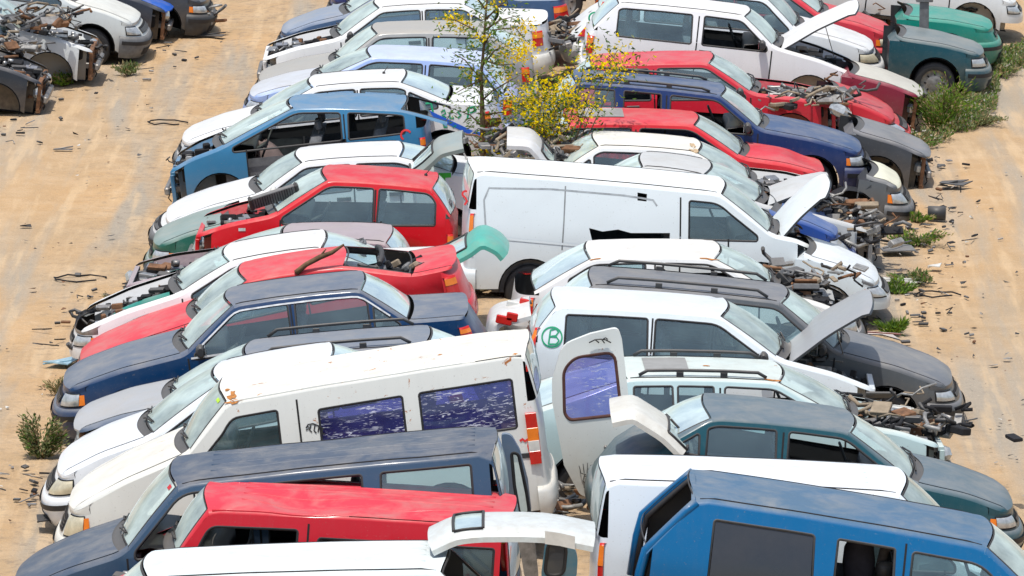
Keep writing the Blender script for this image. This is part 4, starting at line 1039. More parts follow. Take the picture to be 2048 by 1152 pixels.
spec('R10','scrap_wagon','dark grey estate car with black roof rails and complete nose with clear headlight','wagon','graphite_a',(.075,.085,.095),(.22,.225,.24),rails=1,mirror=1,fw=1,bump=None,ind=False,wd=[(None,.31),(.36,.66),(.72,.985)],railh=.06,rimm=DBP)
spec('R11','scrap_hatchback','white hatchback with a green ringed B and a grey bonnet propped open','hatch','white_k',(.68,.75,.79),(.80,.82,.83),hood='open',hang=52,front='stripped',threedoor=1,wd=[(None,.38),(.43,.93)],bh=-.07,hcol=(.30,.31,.32),htop=(.42,.43,.44),mirror=1,fade=.4,fw=1,tz=(.60,1.1),fr=.07,wr=.07,hlabel='grey propped open bonnet')
spec('R12','scrap_wagon','pale green estate car with black roof bars and engine bay full of loose parts','wagon','mint',(.46,.62,.64),(.66,.70,.64),hood='off',front='stripped',rails=1,sunroof=(.58,.88),rust=.3,fw=0,wd=[(None,.34),(.42,.66),(.70,.96)],noglass=[0],trim=PLA)
spec('R13','scrap_hatchback','dark petrol green hatchback with grey faded roof and long complete bonnet','hatch','petrol_a',(.008,.07,.095),(.15,.19,.22),wd=[(None,.42),(.52,1.02),(1.09,1.42)],wr=.02,noglass=[0],fade=.95,fw=1,mirror=1,mirm=CHR)
spec('R14','scrap_van','white high roof panel van with narrow rear window, behind the blue minivan','express','white_l',(.68,.76,.82),(.80,.82,.83),cat='van',noslide=1,fade=.6,fw=1,crn=.08,dirt=.1,hcol=CRM)
spec('R15','scrap_minivan','bright blue minivan with black tinted side window and empty tailgate opening, nearest the camera','mpv','vivid_blue',(.0,.115,.30),(.10,.165,.235),cat='minivan',noribs=1,norw=1,norear=1,fw=1,tint={2:'d',1:'g'},wd=[(None,.24),(.30,.50),(.58,.93)],noglass=[1],mirror=0,crn=.09,fade=.95,wr=.08,fr=.12,bh=-.22,hm=PLA,trim=PLA,mold=0,noslide=1)
# -------- side groups
spec('T1','scrap_sedan','white saloon front without bonnet heaped with loose parts, upper left corner','sedan','white_m',(.60,.64,.66),WT,hood='off',front='wreck',fw=0)
spec('T2','scrap_sedan','cream white saloon with rust stained bonnet and grey bumper, upper left','sedan','cream_b',(.58,.62,.62),(.78,.76,.66),bump=GRP,fw=1,ind=False,rust=.2)
spec('T3','scrap_sedan','stripped black front end with bare engine, lowest wreck at the left edge','sedan','black_c',(.02,.025,.035),(.12,.12,.13),hood='off',front='wreck',fw=0)
spec('T4','scrap_sedan','dark wreck with a bright blue bonnet, behind the cream white saloon, upper left','sedan','royal_b',(.03,.035,.05),(.06,.07,.08),hcol=(.005,.08,.45),htop=(.01,.11,.50),fw=0,front='wreck')
spec('T5','scrap_sedan','dark grey saloon with deep black bumper beside a rusty engine, upper left block','sedan','charcoal_b',(.04,.045,.055),(.2,.2,.2),bump=PLA,fw=0)
spec('U1','scrap_sedan','dark teal saloon with chalky grey bonnet parked over green weeds, upper right','sedan','petrol_b',(.004,.06,.085),(.27,.29,.28),fw=1,ind=False,clip=1)
spec('U2','scrap_sedan','emerald green saloon with missing headlight, between the teal saloon and the white one','sedan','emerald',(.0,.20,.15),(.10,.36,.28),fw=0,front='nolamp',clip=1)
spec('U3','scrap_sedan','white saloon with clear headlight and stripped bumper in the upper right corner','sedan','white_n',(.66,.70,.72),(.80,.79,.72),fw=0,front='nobumper',ind=False)
spec('U4','scrap_sedan','rust brown burnt out saloon front behind the red saloon','sedan','burnt_brown',(.08,.055,.035),(.18,.13,.09),hood='off',front='wreck',rust=1.,fw=0,clip=1)
spec('U5','scrap_sedan','slate grey saloon behind the burnt out brown one, upper right block','sedan','slate_c',(.10,.12,.14),(.3,.3,.3),fw=0,front='nobumper',clip=1)
for k in S:
    S[k]['group']={'L':g,'R':h,'T':'scrap cars of the upper left block','U':'scrap cars of the upper right block'}[k[0]]
    if S[k].get('bump','x') is None: S[k].pop('bump')
# ---------------------------------------------------------------- camera, world, sun
cam=bpy.data.cameras.new('camera'); co=bpy.data.objects.new('camera',cam); COL.objects.link(co)
co.location=(0,CY,CAMZ); co.rotation_euler=(math.pi/2-TH,0,0); cam.sensor_width=36; cam.lens=36*F/2048; cam.clip_start=1; cam.clip_end=3000
scene.camera=co
SUN_EL=R(73); SUN_AZ=R(205)    # high sun, a little behind the camera and to the left
w=bpy.data.worlds.new('World'); scene.world=w; w.use_nodes=True; nt=w.node_tree
sky=nt.nodes.new('ShaderNodeTexSky'); sky.sky_type='NISHITA'; sky.sun_disc=False; sky.sun_elevation=SUN_EL; sky.sun_rotation=SUN_AZ; sky.air_density=1.2; sky.dust_density=2.5
bg=nt.nodes['Background']; nt.links.new(sky.outputs[0],bg.inputs[0]); bg.inputs[1].default_value=.15
sl=bpy.data.lights.new('sun','SUN'); sl.energy=3.5; sl.angle=R(.6); sl.color=(1,.95,.87); so=bpy.data.objects.new('sun',sl); COL.objects.link(so)
sd=Vector((math.sin(SUN_AZ)*math.cos(SUN_EL),math.cos(SUN_AZ)*math.cos(SUN_EL),math.sin(SUN_EL)))
so.rotation_euler=sd.to_track_quat('Z','Y').to_euler(); so.location=(0,0,30)
scene.view_settings.view_transform='Standard'; scene.view_settings.look='None'; scene.view_settings.exposure=0
scene.cycles.transparent_max_bounces=24; scene.cycles.max_bounces=8
def at(px,py,Y):
    """world point on the vertical plane y=Y seen at photo pixel px,py"""
    u=(px-1024)/F; v=-(py-576)/F
    dy=math.cos(TH)+v*math.sin(TH); dz=-math.sin(TH)+v*math.cos(TH); t=(Y-CY)/dy
    return Vector((u*t,Y,CAMZ+dz*t))
def ground_at(px,py): return Vector(unproj(px,py,0.))
def tag(o,label=None,cat=None,group=None,kind=None):
    for k,v in(('label',label),('category',cat),('group',group),('kind',kind)):
        if v: o[k]=v
    return o
# ---------------------------------------------------------------- ground
def ground():
    m,nt,ns,ls=newmat('sandy_dirt'); tc=N(nt,'ShaderNodeTexCoord'); v=tc.outputs['Object']
    big=noise(nt,.22,5,v,.6); mid=noise(nt,1.3,6,v,.65); fine=noise(nt,14,5,v,.7); 
    c=mixc(nt,ramp(nt,big,.3,.7),(.53,.335,.165),(.41,.30,.185))
    c=mixc(nt,ramp(nt,mid,.45,.75,0,.7),c,(.60,.44,.28))
    sx=N(nt,'ShaderNodeSeparateXYZ'); L_(nt,v,sx.inputs[0])
    # wheel tracks: long stripes of greyer packed dust running away from the camera
    mp=N(nt,'ShaderNodeMapping'); mp.inputs['Scale'].default_value=(.9,.07,1); L_(nt,v,mp.inputs[0])
    tr=noise(nt,1.4,4,mp.outputs[0],.55,.3); c=mixc(nt,ramp(nt,tr,.48,.64,0,.85),c,(.36,.32,.26))
    tr2=noise(nt,5,3,mp.outputs[0],.6); c=mixc(nt,ramp(nt,tr2,.52,.66,0,.55),c,(.62,.45,.27))
    # dirtier dark litter close to the car rows
    ax=math_(nt,'ABSOLUTE',math_(nt,'ADD',sx.outputs[0],.3)); near=ramp(nt,ax,5.9,4.2,0,1)
    spk=ramp(nt,noise(nt,6,6,v,.75),.50,.68,0,.6); c=mixc(nt,math_(nt,'MULTIPLY',near,spk),c,(.15,.13,.11))
    c=mixc(nt,ramp(nt,fine,.60,.74,0,.45),c,(.20,.17,.135))
    c=mixc(nt,ramp(nt,noise(nt,45,3,v,.6),.62,.72,0,.6),c,(.66,.58,.46))
    b=N(nt,'ShaderNodeBsdfPrincipled',i_Roughness=.95); b.inputs['Specular IOR Level'].default_value=.15; L_(nt,c,b.inputs['Base Color'])
    bu=N(nt,'ShaderNodeBump',i_Strength=.7,i_Distance=.05); h=math_(nt,'ADD',math_(nt,'MULTIPLY',mid,1.2),math_(nt,'MULTIPLY',fine,.7)); L_(nt,h,bu.inputs['Height']); L_(nt,bu.outputs[0],b.inputs['Normal'])
    o=N(nt,'ShaderNodeOutputMaterial'); L_(nt,b.outputs[0],o.inputs[0])
    rows=[]; xs=list(np.linspace(-400,-16,8))+list(np.linspace(-15.5,15.5,140))+list(np.linspace(16,400,8)); ys=list(np.linspace(-120,-30,8))+list(np.linspace(-29,40,260))+list(np.linspace(45,1500,12))
    for y in ys:
        row=[]
        for x in xs:
            z=0
            if abs(x)<15.5 and -30<y<41:
                z=.02*vnoise(x*.9,y*.35,5)+.012*vnoise(x*3,y*2.2,8)
                ax_=abs(x+.2); z+=-.02*math.exp(-((ax_-5.6)/.25)**2)-.02*math.exp(-((ax_-7.0)/.25)**2)
                z+=.065*max(0,4.3-ax_)*(1 if ax_<4.3 else 0)
                if ax_<4.3: z-=.03
            row.append((x,y,z))
        rows.append(row)
    mb=MB(); mb.grid(rows); g=mb.build('ground',m); g['kind']='structure'
    for p in g.data.polygons: pass
    return g
ground()
# ---------------------------------------------------------------- cars
CARS={}
def orient(root):
    st=[root]
    while st:
        o=st.pop()
        for ch in o.children:
            st.append(ch)
            if ch.type!='MESH' or not ch.data.materials or '_paint' not in (ch.data.materials[0].name if ch.data.materials[0] else ''): continue
            if ch.name.split('.')[0] in('hood','handle','radiator_support','engine_bay') and root.get('_open'): continue
            me=ch.data; n=len(me.polygons); c=np.empty(n*3); nn=np.empty(n*3); me.polygons.foreach_get('center',c); me.polygons.foreach_get('normal',nn)
            c=c.reshape(-1,3);nn=nn.reshape(-1,3); ref=c.copy(); ref[:,0]*=.80; ref[:,1]=0; ref[:,2]=.42
            dt=((c-ref)*nn).sum(1)
            for i in np.nonzero(dt<0)[0]: me.polygons[int(i)].flip()
import os
ONLY=None
for k,sp in S.items():
    if ONLY and k not in ONLY: continue
    c=Car(k,sp); 
    if sp.get('hood')=='open': c.root['_open']=1
    c.build(); orient(c.root)
    if '_open' in c.root: del c.root['_open']
    CARS[k]=c
# ---------------------------------------------------------------- sprayed marks, scribbles
def px(*a): return [(a[i],a[i+1]) for i in range(0,len(a),2)]
def ring(cx,cy,r,n=18,a0=0,a1=360,ry=None): return [(cx+r*math.cos(R(a)),cy-(ry or r)*math.sin(R(a))) for a in np.linspace(a0,a1,n)]
C=CARS
C['R11'].spray('sprayed_letter',[ring(1104,674,20,26),px(1097,688,1101,660),px(1101,660,1112,657,1117,664,1112,671,1100,673),px(1100,673,1113,674,1118,681,1112,688,1097,688)],GRN,.008,'green letter B in a ring')
C['R1'].spray('sprayed_letter',[ring(1189,36,11,20),px(1184,42,1187,30),px(1194,42,1196,30),px(1185,37,1196,35)],GRN,.012,'green letter H in a ring')
C['L6'].spray('blue_stripe',[px(851,222,880,236,910,250,940,264,966,271)],BLUS,.030)
C['L6'].spray('sprayed_letters',[px(851,207,873,203),px(862,205,866,224),px(882,224,889,220,891,227,884,230,891,234,888,241,881,240),px(906,222,899,226,900,236,908,236),px(922,220,915,224,922,230,916,236),px(935,237,938,215,949,213,952,221,940,226),px(886,250,893,247,894,254,887,254),px(905,254,912,251)],GRN,.012,'green letters T B C S P')
C['L8'].spray('sprayed_letter',[px(872,351,902,350),px(886,350,886,363)],plain('lime_spray',(.06,.50,.03),.5,var=.1),.028,'green letter T')
C['L7'].spray('sprayed_letter',[ring(812,270,10,12,30,240)],REDS,.012)
C['L18'].spray('sprayed_letters',[px(1040,882,1045,878,1050,882,1056,878,1062,882,1068,878),px(1058,882,1057,892,1060,904)],REDS,.012)
C['L18'].spray('tiger_scribble',[px(612,856,616,849,626,847,636,851,648,858),px(622,850,619,860,624,864),px(630,850,628,861,633,866),px(638,853,636,864),px(645,857,644,866,650,868),px(614,852,620,856,612,860)],BLK,.006,'faint black drawing of a tiger')
C['R8'].spray('sprayed_letter',[ring(931,388,6,8,60,260),px(930,394,934,402,929,410)],REDS,.012)
def flank_patch(car,name,poly,mat,off=.008,label=None):
    P=[car.pxdz(*q) for q in poly]; 
    v,_=cdt(P,[],[],.2); o=mesh(name,[car.P(d,car.near*(car.Y(d,z)+off),z) for d,z in v],[tuple(x) for x in _[0]],mat,car.root)
    if label: o['label']=label
    return o
c=C['L18']
flank_patch(c,'side_moulding',px(1040,907,1074,904,1074,914,1040,917),PLA)
c=C['L15']; flank_patch(c,'side_marker',px(331,766,352,764,352,772,331,774),ORAL)
for k,(a,b,w_,h_) in {'R2':(1334,146,10,6),'L10':(484,459,14,6)}.items(): flank_patch(C[k],'side_marker',[(a-w_/2,b-h_/2),(a+w_/2,b-h_/2),(a+w_/2,b+h_/2),(a-w_/2,b+h_/2)],ORAL if k=='R2' else LAMP)
# chrome line round the windows of the navy saloon
c=C['L15']; m=MB()
c.strip([(d,belt(c.c,d)-.012) for d in np.linspace(c.wb[0]+.05,c.rr[0]+.30,24)],.010,c.near,.009,0,m)
c.strip([(d,c.zt(d)-.035) for d in np.linspace(c.wb[0]+.12,c.rr[0]+.28,34)],.008,c.near,.009,0,m); m.build('chrome_window_line',plain('satin_trim',(.60,.62,.64),.4),c.root)
# scalloped panel crease on the long van
c=C['R8']
pan=[c.pxdz(*q) for q in px(972,468,968,400,978,376,1100,378,1250,391,1306,400,1314,412)]
m=MB(); c.strip(pan,.010,c.near,.002,0,m); m.build('pressed_panel_line',plain('crease_grey',(.34,.37,.39),.5),c.root)
m=MB(); c.strip([c.pxdz(*q) for q in px(975,474,1060,482,1170,492)],.014,c.near,.006,0,m); m.build('body_crease',C['R8'].mb,c.root)
m=MB(); c.strip([c.pxdz(*q) for q in px(1131,372,1128,440,1124,500)],.008,c.near,.002,0,m); m.build('panel_joint',plain('joint_grey',(.25,.27,.28),.6),c.root)
# screen stickers
def on_screen(car,name,v,t,w_,h_,mat):
    P=[car.scr(v+a,t+b,True,.006) for a,b in((-w_,-h_),(w_,-h_),(w_,h_),(-w_,h_))]; mesh(name,P,[(0,1,2,3)],mat,car.root,False)
on_screen(C['L18'],'windscreen_sticker',.72,.88,.06,.03,plain('yellow_sticker',(.45,.70,.05),.5))
on_screen(C['L19'],'windscreen_sticker',.80,.90,.05,.03,REDL)
on_screen(C['L19'],'paper_slip',.35,.05,.06,.03,WHP)
# ---------------------------------------------------------------- raised tailgates and loose panels
def lid(name,label,cat,near,Y0,w,mat,glass=(0,2),th=.045,parent=None,gm=GW,skew=0.,wiper=True,group=None,inner=None):
    """curved panel: near = photo pixels of its near edge (hinge first) on plane y=Y0, runs w metres away"""
    P=[at(a,b,Y0) for a,b in near]; base=P[0].copy(); root=bpy.data.objects.new(name,None); link(root); root.location=base
    Q=[P[0]]
    for a,b in zip(P,P[1:]): Q+=[a.lerp(b,.33),a.lerp(b,.67),b]
    S_=[Q[0]]+[(Q[i-1]+Q[i]*2+Q[i+1])/4 for i in range(1,len(Q)-1)]+[Q[-1]]
    nrm=[]
    for i in range(len(S_)):
        t=(S_[min(i+1,len(S_)-1)]-S_[max(0,i-1)]).normalized(); nrm.append(Vector((-t.z,0,t.x)) if t.x>0 else Vector((t.z,0,-t.x)))
    nv=13
    def pt(i,v,o):
        p=S_[i]+nrm[i]*(o+.035*(1-(2*v-1)**2)); e=abs(2*v-1); p=p.copy(); p.y+=w*v+skew*i/len(S_); p-=nrm[i]*.05*max(0,e-.85)/.15
        return tuple(p-base)
    vs=np.linspace(0,1,nv); n=len(S_)
    g0,g1=glass[0]*3,glass[1]*3
    m=MB()
    for o,mm in((0,0),(-th,1)):
        V=[[pt(i,v,o) for v in vs] for i in range(n)]; b=len(m.V)
        Fc=[]
        for i in range(n-1):
            for j in range(nv-1):
                if g0<i+.5<g1 and 1<=j<nv-2: continue
                if g0<i+.5<g1 and j==0 and False: continue
                Fc.append((i*nv+j,i*nv+j+1,(i+1)*nv+j+1,(i+1)*nv+j))
        m.add([p for r_ in V for p in r_],Fc,mm,True)
    for j in(0,nv-1): m.grid([[pt(i,vs[j],0) for i in range(n)],[pt(i,vs[j],-th) for i in range(n)]],0,False)
    for i in(0,n-1): m.grid([[pt(i,v,0) for v in vs],[pt(i,v,-th) for v in vs]],0,False)
    m.build('panel',[mat,inner or PLA],root)
    if g1>g0:
        m=MB(); m.grid([[pt(i,v,-.006) for v in vs[1:-1]] for i in range(max(0,g0),min(n,g1+1))]); m.build('glass',gm,root)
        m=MB()
        for j in(1,nv-2): m.tube([pt(i,vs[j],.004) for i in range(g0,min(n,g1+1))],.014,0,5)
        for i in(g0,min(n-1,g1)): m.tube([pt(i,v,.004) for v in vs[1:-1]],.014,0,5)
        m.build('glass_seal',RUB,root)
        if wiper:
            m=MB(); a=pt(min(n-1,g1),.5,.03); b=pt(max(0,g0+1),.42,.03); m.tube([a,b],.012,0,5); m.tube([pt(g1-1,.5,.02),pt(g0+1,.36,.02)],.008,0,5); m.build('wiper',RUB,root)
    return tag(root,label,cat,group)
GTG=paint('tailgate_grey',(.16,.24,.24),(.38,.45,.45),.7,back=False); WPA=paint('tailgate_white',(.70,.73,.75),WT,.5,back=False); TEA=paint('tailgate_teal',(.0,.42,.34),(.10,.50,.42),.4,back=False)
CPA=paint('tailgate_cream',(.74,.75,.70),(.78,.77,.70),.5,.4,back=False)
lid('loose_tailgate','grey green tailgate with wiper propped up behind the bright red hatchback','tailgate',px(822,347,846,330,868,309,880,300,925,289),1.2,1.15,GTG,(0,2))
lid('loose_tailgate','white tailgate with rounded lower half standing up beside the flowering sapling','tailgate',px(1108,332,1092,322,1082,306,1062,285,1014,283),1.3,1.2,WPA,(0,2))
lid('loose_tailgate','teal tailgate lying between the coral coupe and the long white van','tailgate',px(862,538,905,516,935,500,955,484,972,482,1000,496,1014,512),-4.4,1.1,TEA,(0,2),wiper=False,inner=TEA)
t=lid('loose_tailgate','cream white tailgate with number plate recess, leaning over the petrol green hatchback','tailgate',px(1372,905,1335,868,1300,846,1268,826,1222,836),-15.4,.95,CPA,(0,1),wiper=True)
m=MB(); q=at(1248,815,-14.9)-t.location; m.box(tuple(q),(.20,.40,.05),0,Matrix.Rotation(.15,3,'Y'),.3); m.build('plate_recess',WHP,t)
t=lid('raised_tailgate','pale white tailgate arching up over the front row, grey glass in its top','tailgate',px(858,1092,908,1068,960,1062,1090,1062,1190,1082),-22.2,.75,paint('tailgate_pale',(.66,.76,.78),(.80,.84,.84),.5,back=False),(1,2),wiper=False)
m=MB(); m.grid([[tuple(at(a,b+dy,-22.22)-t.location) for dy in(0,26)] for a,b in px(1090,1062,1120,1066,1150,1073)],0,False); m.build('number_plate_lip',WHP,t)
t=lid('loose_tailgate','white tailgate with red and white lamp strips, leaning behind the ringed B hatchback','tailgate',px(978,668,982,645,1002,634,1030,630,1060,622),-8.6,.9,WPA,(0,0),wiper=False)
for a,b,wd_,mt,nm in((1008,640,.17,REDL,'lamp'),(1032,612,.20,WHP,'lamp'),(1024,634,.12,REDL,'lamp'),(1048,606,.10,REDL,'lamp')):
    m=MB(); q=at(a,b,-8.64 if b>620 else -8.2)-t.location; m.box(tuple(q),(wd_,.05,.09),0,Matrix.Rotation(R(12),3,'Y'),.2); m.build(nm,mt,t)
lid('loose_tailgate','dark blue hatch flap hanging off the shell of the metallic blue hatchback','tailgate',px(822,208,838,218,850,232,862,250),6.0,.8,paint('flap_blue',(.01,.05,.12),(.15,.25,.33),.4,back=False),(0,0),wiper=False)
# doors standing open
def slab(name,label,cat,outline,Y0,mat,win=None,gm=GT,th=.07,parts=None,frame=RUB,parent=None):
    P=[at(a,b,Y0) for a,b in outline]; base=Vector((sum(p.x for p in P)/len(P),Y0,min(p.z for p in P)))
    root=bpy.data.objects.new(name,None); link(root); root.location=base
    O=round_poly([(p.x-base.x,p.z-base.z) for p in P],.10,5); hol=[]
    if win:
        W_=[at(a,b,Y0) for a,b in win]; W_=round_poly([(p.x-base.x,p.z-base.z) for p in W_],.09,5); hol=[offset_poly(W_,.018)]
    v,g=cdt(O,hol,[],.09)
    bul=lambda x,z:-.03*math.sin(math.pi*min(1,max(0,z/1.5)))
    m=MB(); fc=[tuple(x) for x in g[0]]
    m.add([(x,bul(x,z)-.0,z) for x,z in v],fc,0,True); m.add([(x,bul(x,z)+th,z) for x,z in v],[f[::-1] for f in fc],1,True)
    m.grid([[(x,bul(x,z)+k,z) for x,z in O+[O[0]]] for k in(0,th)],0,False)
    m.build('panel',[mat,PLA],root)
    if win:
        gl,gg=cdt(W_,[],[],.15); mesh('pane',[(x,bul(x,z)+.012,z) for x,z in gl],[tuple(x) for x in gg[0]],gm,root)
        m=MB(); rows=[[(x,bul(x,z)+o,z) for x,z in Q+[Q[0]]] for Q,o in((offset_poly(W_,.02),-.002),(offset_poly(W_,.008),-.010),(offset_poly(W_,-.01),.008))]; m.grid(rows); m.build('seal',frame,root)
    root['label']=label; root['category']=cat; return root,base
WH18=paint('door_cream',(.74,.77,.74),(.80,.80,.74),.4,.2,.3,back=False)
d,b=slab('loose_van_door','cream white van rear door with purple window, swung open beside the red and orange lamp','door',px(1124,690,1180,668,1236,655,1244,680,1258,800,1276,895,1270,930,1180,996,1160,990,1128,930,1104,800,1104,760),-13.8,WH18,px(1128,740,1150,716,1228,705,1241,820,1232,828,1140,838,1130,826),frame=plain('rusty_seal',(.10,.04,.03),.8))
def scr_on(d,b,Y0,name,strokes,mat,w_=.006,lab=None):
    m=MB()
    for st in strokes:
        P=[at(a,c,Y0)-b for a,c in st]; m.tube([(p.x,-.036+(-.0),p.z) for p in P],w_,0,4)
    o=m.build(name,mat,d)
    if lab: o['label']=lab
scr_on(d,b,-13.8,'running_figure_scribble',[px(1178,684,1190,678,1202,677,1216,679),px(1190,678,1198,684),px(1203,677,1209,685),px(1212,679,1222,684),px(1206,677,1211,674,1215,677)],BLK,.007,'small black running figures')
scr_on(d,b,-13.8,'line_drawing',[px(1158,930,1162,945,1172,948),px(1166,926,1168,944),px(1175,924,1174,945,1180,948),px(1180,930,1190,926,1196,932),px(1168,950,1166,960,1170,966,1178,962,1176,952,1168,950),px(1168,966,1168,974,1172,974,1172,966)],BLK,.005,'thin black line drawing')
m=MB(); p0=at(1254,886,-13.8)-b; m.box((p0.x,-.05,p0.z),(.20,.05,.055),0,Matrix.Rotation(R(-8),3,'Y')@Matrix.Identity(3),.35); m.build('handle',PLA,d)
m=MB(); p0=at(1211,893,-13.8)-b; m.lathe([(0,-.05),(.016,-.05),(.018,-.03)],'y',0,10,(p0.x,0,p0.z)); m.build('lock',STE,d)
d,b=slab('loose_van_door','slate blue rear door of the minivan, hanging open on its near side','door',px(1002,866,1022,868,1040,900,1056,960,1064,1030,1034,1035,1012,980),-17.6,paint('door_slate',(.10,.16,.24),(.26,.29,.33),.5,back=False),px(1024,905,1036,908,1052,985,1058,1026,1040,1028,1030,970),gm=GWL,th=.08)
d,b=slab('loose_door','weathered grey van door frame leaning at the bottom centre of the picture','door',px(1030,1062,1060,1050,1070,1085,1078,1160,1050,1160,1042,1110),-21.0,STE,None,th=.05)
d,b=slab('loose_door','petrol blue door with dark window leaning under the raised pale tailgate','door',px(1092,1072,1140,1080,1156,1110,1152,1170,1080,1170),-21.2,paint('door_teal',(.0,.17,.28),None,.3,back=False),px(1098,1082,1132,1088,1126,1150,1090,1150),gm=GD)
# red/orange rear lamp of the cream van, hidden hinge side
m=MB(); c=C['L18']
for z0,z1,mt in((.98,1.12,0),(.86,.98,1),(.76,.86,2),(.64,.76,0)):
    d0=c.L-.135; y=c.near*(c.Y(d0,(z0+z1)/2)+.012); m.box(c.P(d0-.0,y,(z0+z1)/2+.10),(.105,.045,z1-z0+.002),mt,None,.04)
m.build('tail_light',[REDL,ORAL,WHP],c.root)
# ---------------------------------------------------------------- loose things
def thing(name,label,cat,mb,mats,loc,rot=(0,0,0),group=None):
    o=mb.build(name,mats); o.location=loc; o.rotation_euler=rot; return tag(o,label,cat,group)
root=bpy.data.objects.new('loose_radiator',None); link(root); root.location=at(548,393,-.45); root.rotation_euler=(R(20),R(-16),R(10)); tag(root,'grey radiator lying on the windscreen of the bright red hatchback','radiator')
m=MB(); m.box((0,0,0),(.52,.06,.15),0); [m.box((-.23+k*.03,-.035,0),(.006,.012,.13),1) for k in range(16)]; m.build('core',[GRP,DBP],root)
for sg in(-1,1):
    m=MB(); m.box((sg*.28,0,0),(.05,.09,.17),0,None,.3); m.build('end_tank',PLA,root)
m=MB(); q=[at(592,546,-6.80),at(612,529,-6.80),at(640,514,-6.80),at(664,505,-6.80),at(688,489,-6.80)]; b=q[0].copy(); m.tube([tuple(p-b) for p in q],[.035,.028,.03,.024,.012],0,7); m.tube([tuple(q[2]-b),tuple(at(652,498,-6.80)-b)],[.016,.006],0,5)
thing('dead_branch','dead brown branch lying across the coral red coupe roof','branch',m,[WOOD],b)
root=bpy.data.objects.new('discarded_roadwheel',None); link(root); root.location=at(1722,436,3.6); root.rotation_euler=(R(68),R(14),0); tag(root,'worn tyre on a grey rim lying flat between the wrecked noses','wheel')
m=MB(); m.lathe([(.20,-.08),(.26,-.10),(.30,-.07),(.315,0),(.30,.07),(.26,.10),(.20,.08)],'y',0,30); m.build('tyre',[plain('dusty_tyre',(.09,.085,.08),.9,dust=.5)],root)
m=MB(); m.lathe([(.20,-.07),(.18,-.02),(.10,-.04),(.03,-.05),(0,-.05)],'y',0,24); m.build('rim',STE,root)
def lamp(label,loc,rot,sc=1.):
    root=bpy.data.objects.new('loose_headlamp',None); link(root); root.location=loc; root.rotation_euler=rot; tag(root,label,'headlamp')
    m=MB(); m.box((0,0,0),(.30*sc,.16*sc,.17*sc),0,None,.35); m.build('lens',LAMP,root)
    m=MB(); m.box((0,.10*sc,0),(.26*sc,.10*sc,.14*sc),0,None,.3); m.build('housing',WHP,root)
lamp('clear rectangular headlamp lying on the pale green estate engine bay',at(1800,838,-11.7),(R(15),R(6),R(-8)),1.15)
lamp('cracked headlamp dangling off the nose of the red hatchback',at(1680,222,8.8),(R(-25),R(20),R(-30)),1.0)
m=MB(); m.lathe([(.05,0),(.052,.34),(.04,.34),(.04,0)],'x',0,14); thing('air_hose','grey ribbed air pipe lying on the pale green estate engine','pipe',m,[plain('grey_blue_plastic',(.14,.17,.22),.5)],at(1728,822,-11.3),(0,R(12),R(-10)))
# torn seat in the opening of the blue minivan
root=bpy.data.objects.new('torn_car_seat',None); link(root); root.location=at(1745,1165,-19.9); tag(root,'torn black car seat bolster standing in the side opening of the blue minivan','seat')
m=MB(); rows=[]
for k,(z,r_) in enumerate(((0,.16),(.18,.19),(.32,.17),(.40,.11),(.43,.03))): rows.append([(-.12+r_*math.cos(a)*.75,.10*math.sin(a),z) for a in np.linspace(0,2*math.pi,14,endpoint=False)])
m.grid(rows,0,True,True); m.build('backrest',[plain('black_seat_cloth',(.02,.02,.03),.9)],root)
m=MB(); m.tube([(.06,0,.1),(.10,-.03,.3),(.20,-.04,.36),(.27,-.02,.26),(.24,0,.12)],.045,0,9); m.build('bolster',[plain('torn_foam_grey',(.05,.045,.045),.95,scale=25)],root)
m=MB(); m.lathe([(0,0),(.07,0),(.08,.12),(.05,.16),(0,.16)],'z',0,12,(.10,-.05,.04)); m.build('recliner_cover',[PLA],root)
# scrap heaped on the upper left wreck
rng=random.Random(5)
def heap(label,cx,cy,Y,n,sx,sy,seed,cat='scrap heap'):
    rng=random.Random(seed); b=at(cx,cy,Y); m=MB()
    for k in range(n):
        c=(rng.gauss(0,sx),rng.gauss(0,sy),abs(rng.gauss(0,.09))); rot=Matrix.Rotation(rng.uniform(-1.5,1.5),3,'Z')@Matrix.Rotation(rng.uniform(-.8,.8),3,'X')
        if rng.random()<.5: m.box(c,(rng.uniform(.06,.3),rng.uniform(.04,.18),rng.uniform(.02,.08)),rng.randrange(7),rot)
        else:
            p=[Vector(c)]; 
            for j in range(4): p.append(p[-1]+Vector((rng.uniform(-.15,.15),rng.uniform(-.15,.15),rng.uniform(-.05,.08))))
            m.tube([tuple(x) for x in p],rng.uniform(.008,.025),rng.randrange(7),0 or 6)
    o=m.build('scrap_heap',[PLA,DBP,STE,RUS,GRP,plain('dull_alloy',(.30,.30,.29),.6,.4,.4,dust=.2),plain('tan_foam',(.30,.24,.17),.9)]); o.location=b; return tag(o,label,cat,kind='stuff')
heap('tangled scrap heaped on the bonnetless white saloon, upper left corner',80,50,15.9,70,.30,.25,1)
heap('tangled hoses and boxes on the stripped black front, left edge',30,105,14.9,50,.22,.2,2)
heap('rusty engine block and gearbox lying beside the dark bumper, upper left',400,44,21.3,34,.10,.12,3)
heap('jumble of engine parts between the rear ends under the yellow flowers',1060,300,3.6,110,.35,.6,4)
heap('broken parts piled in the gap by the rear lamps, top centre',1120,80,15.2,70,.22,.5,6)
heap('loose engine parts heaped on the noses beyond the long white van',1625,425,1.9,100,.34,.3,7)
heap('dark scrap piled between the wrecks at the roadside, right',1725,470,1.2,60,.18,.3,8)
heap('scrap metal heaped on the bonnetless old white hatchback',1600,572,-4.2,60,.3,.35,9)
heap('broken trim and pipes tangled on the nose of the bare red hatchback',1625,205,9.9,80,.32,.35,10)
heap('scrap heaped on the burnt out front, upper right',1770,20,20.6,60,.3,.4,11)
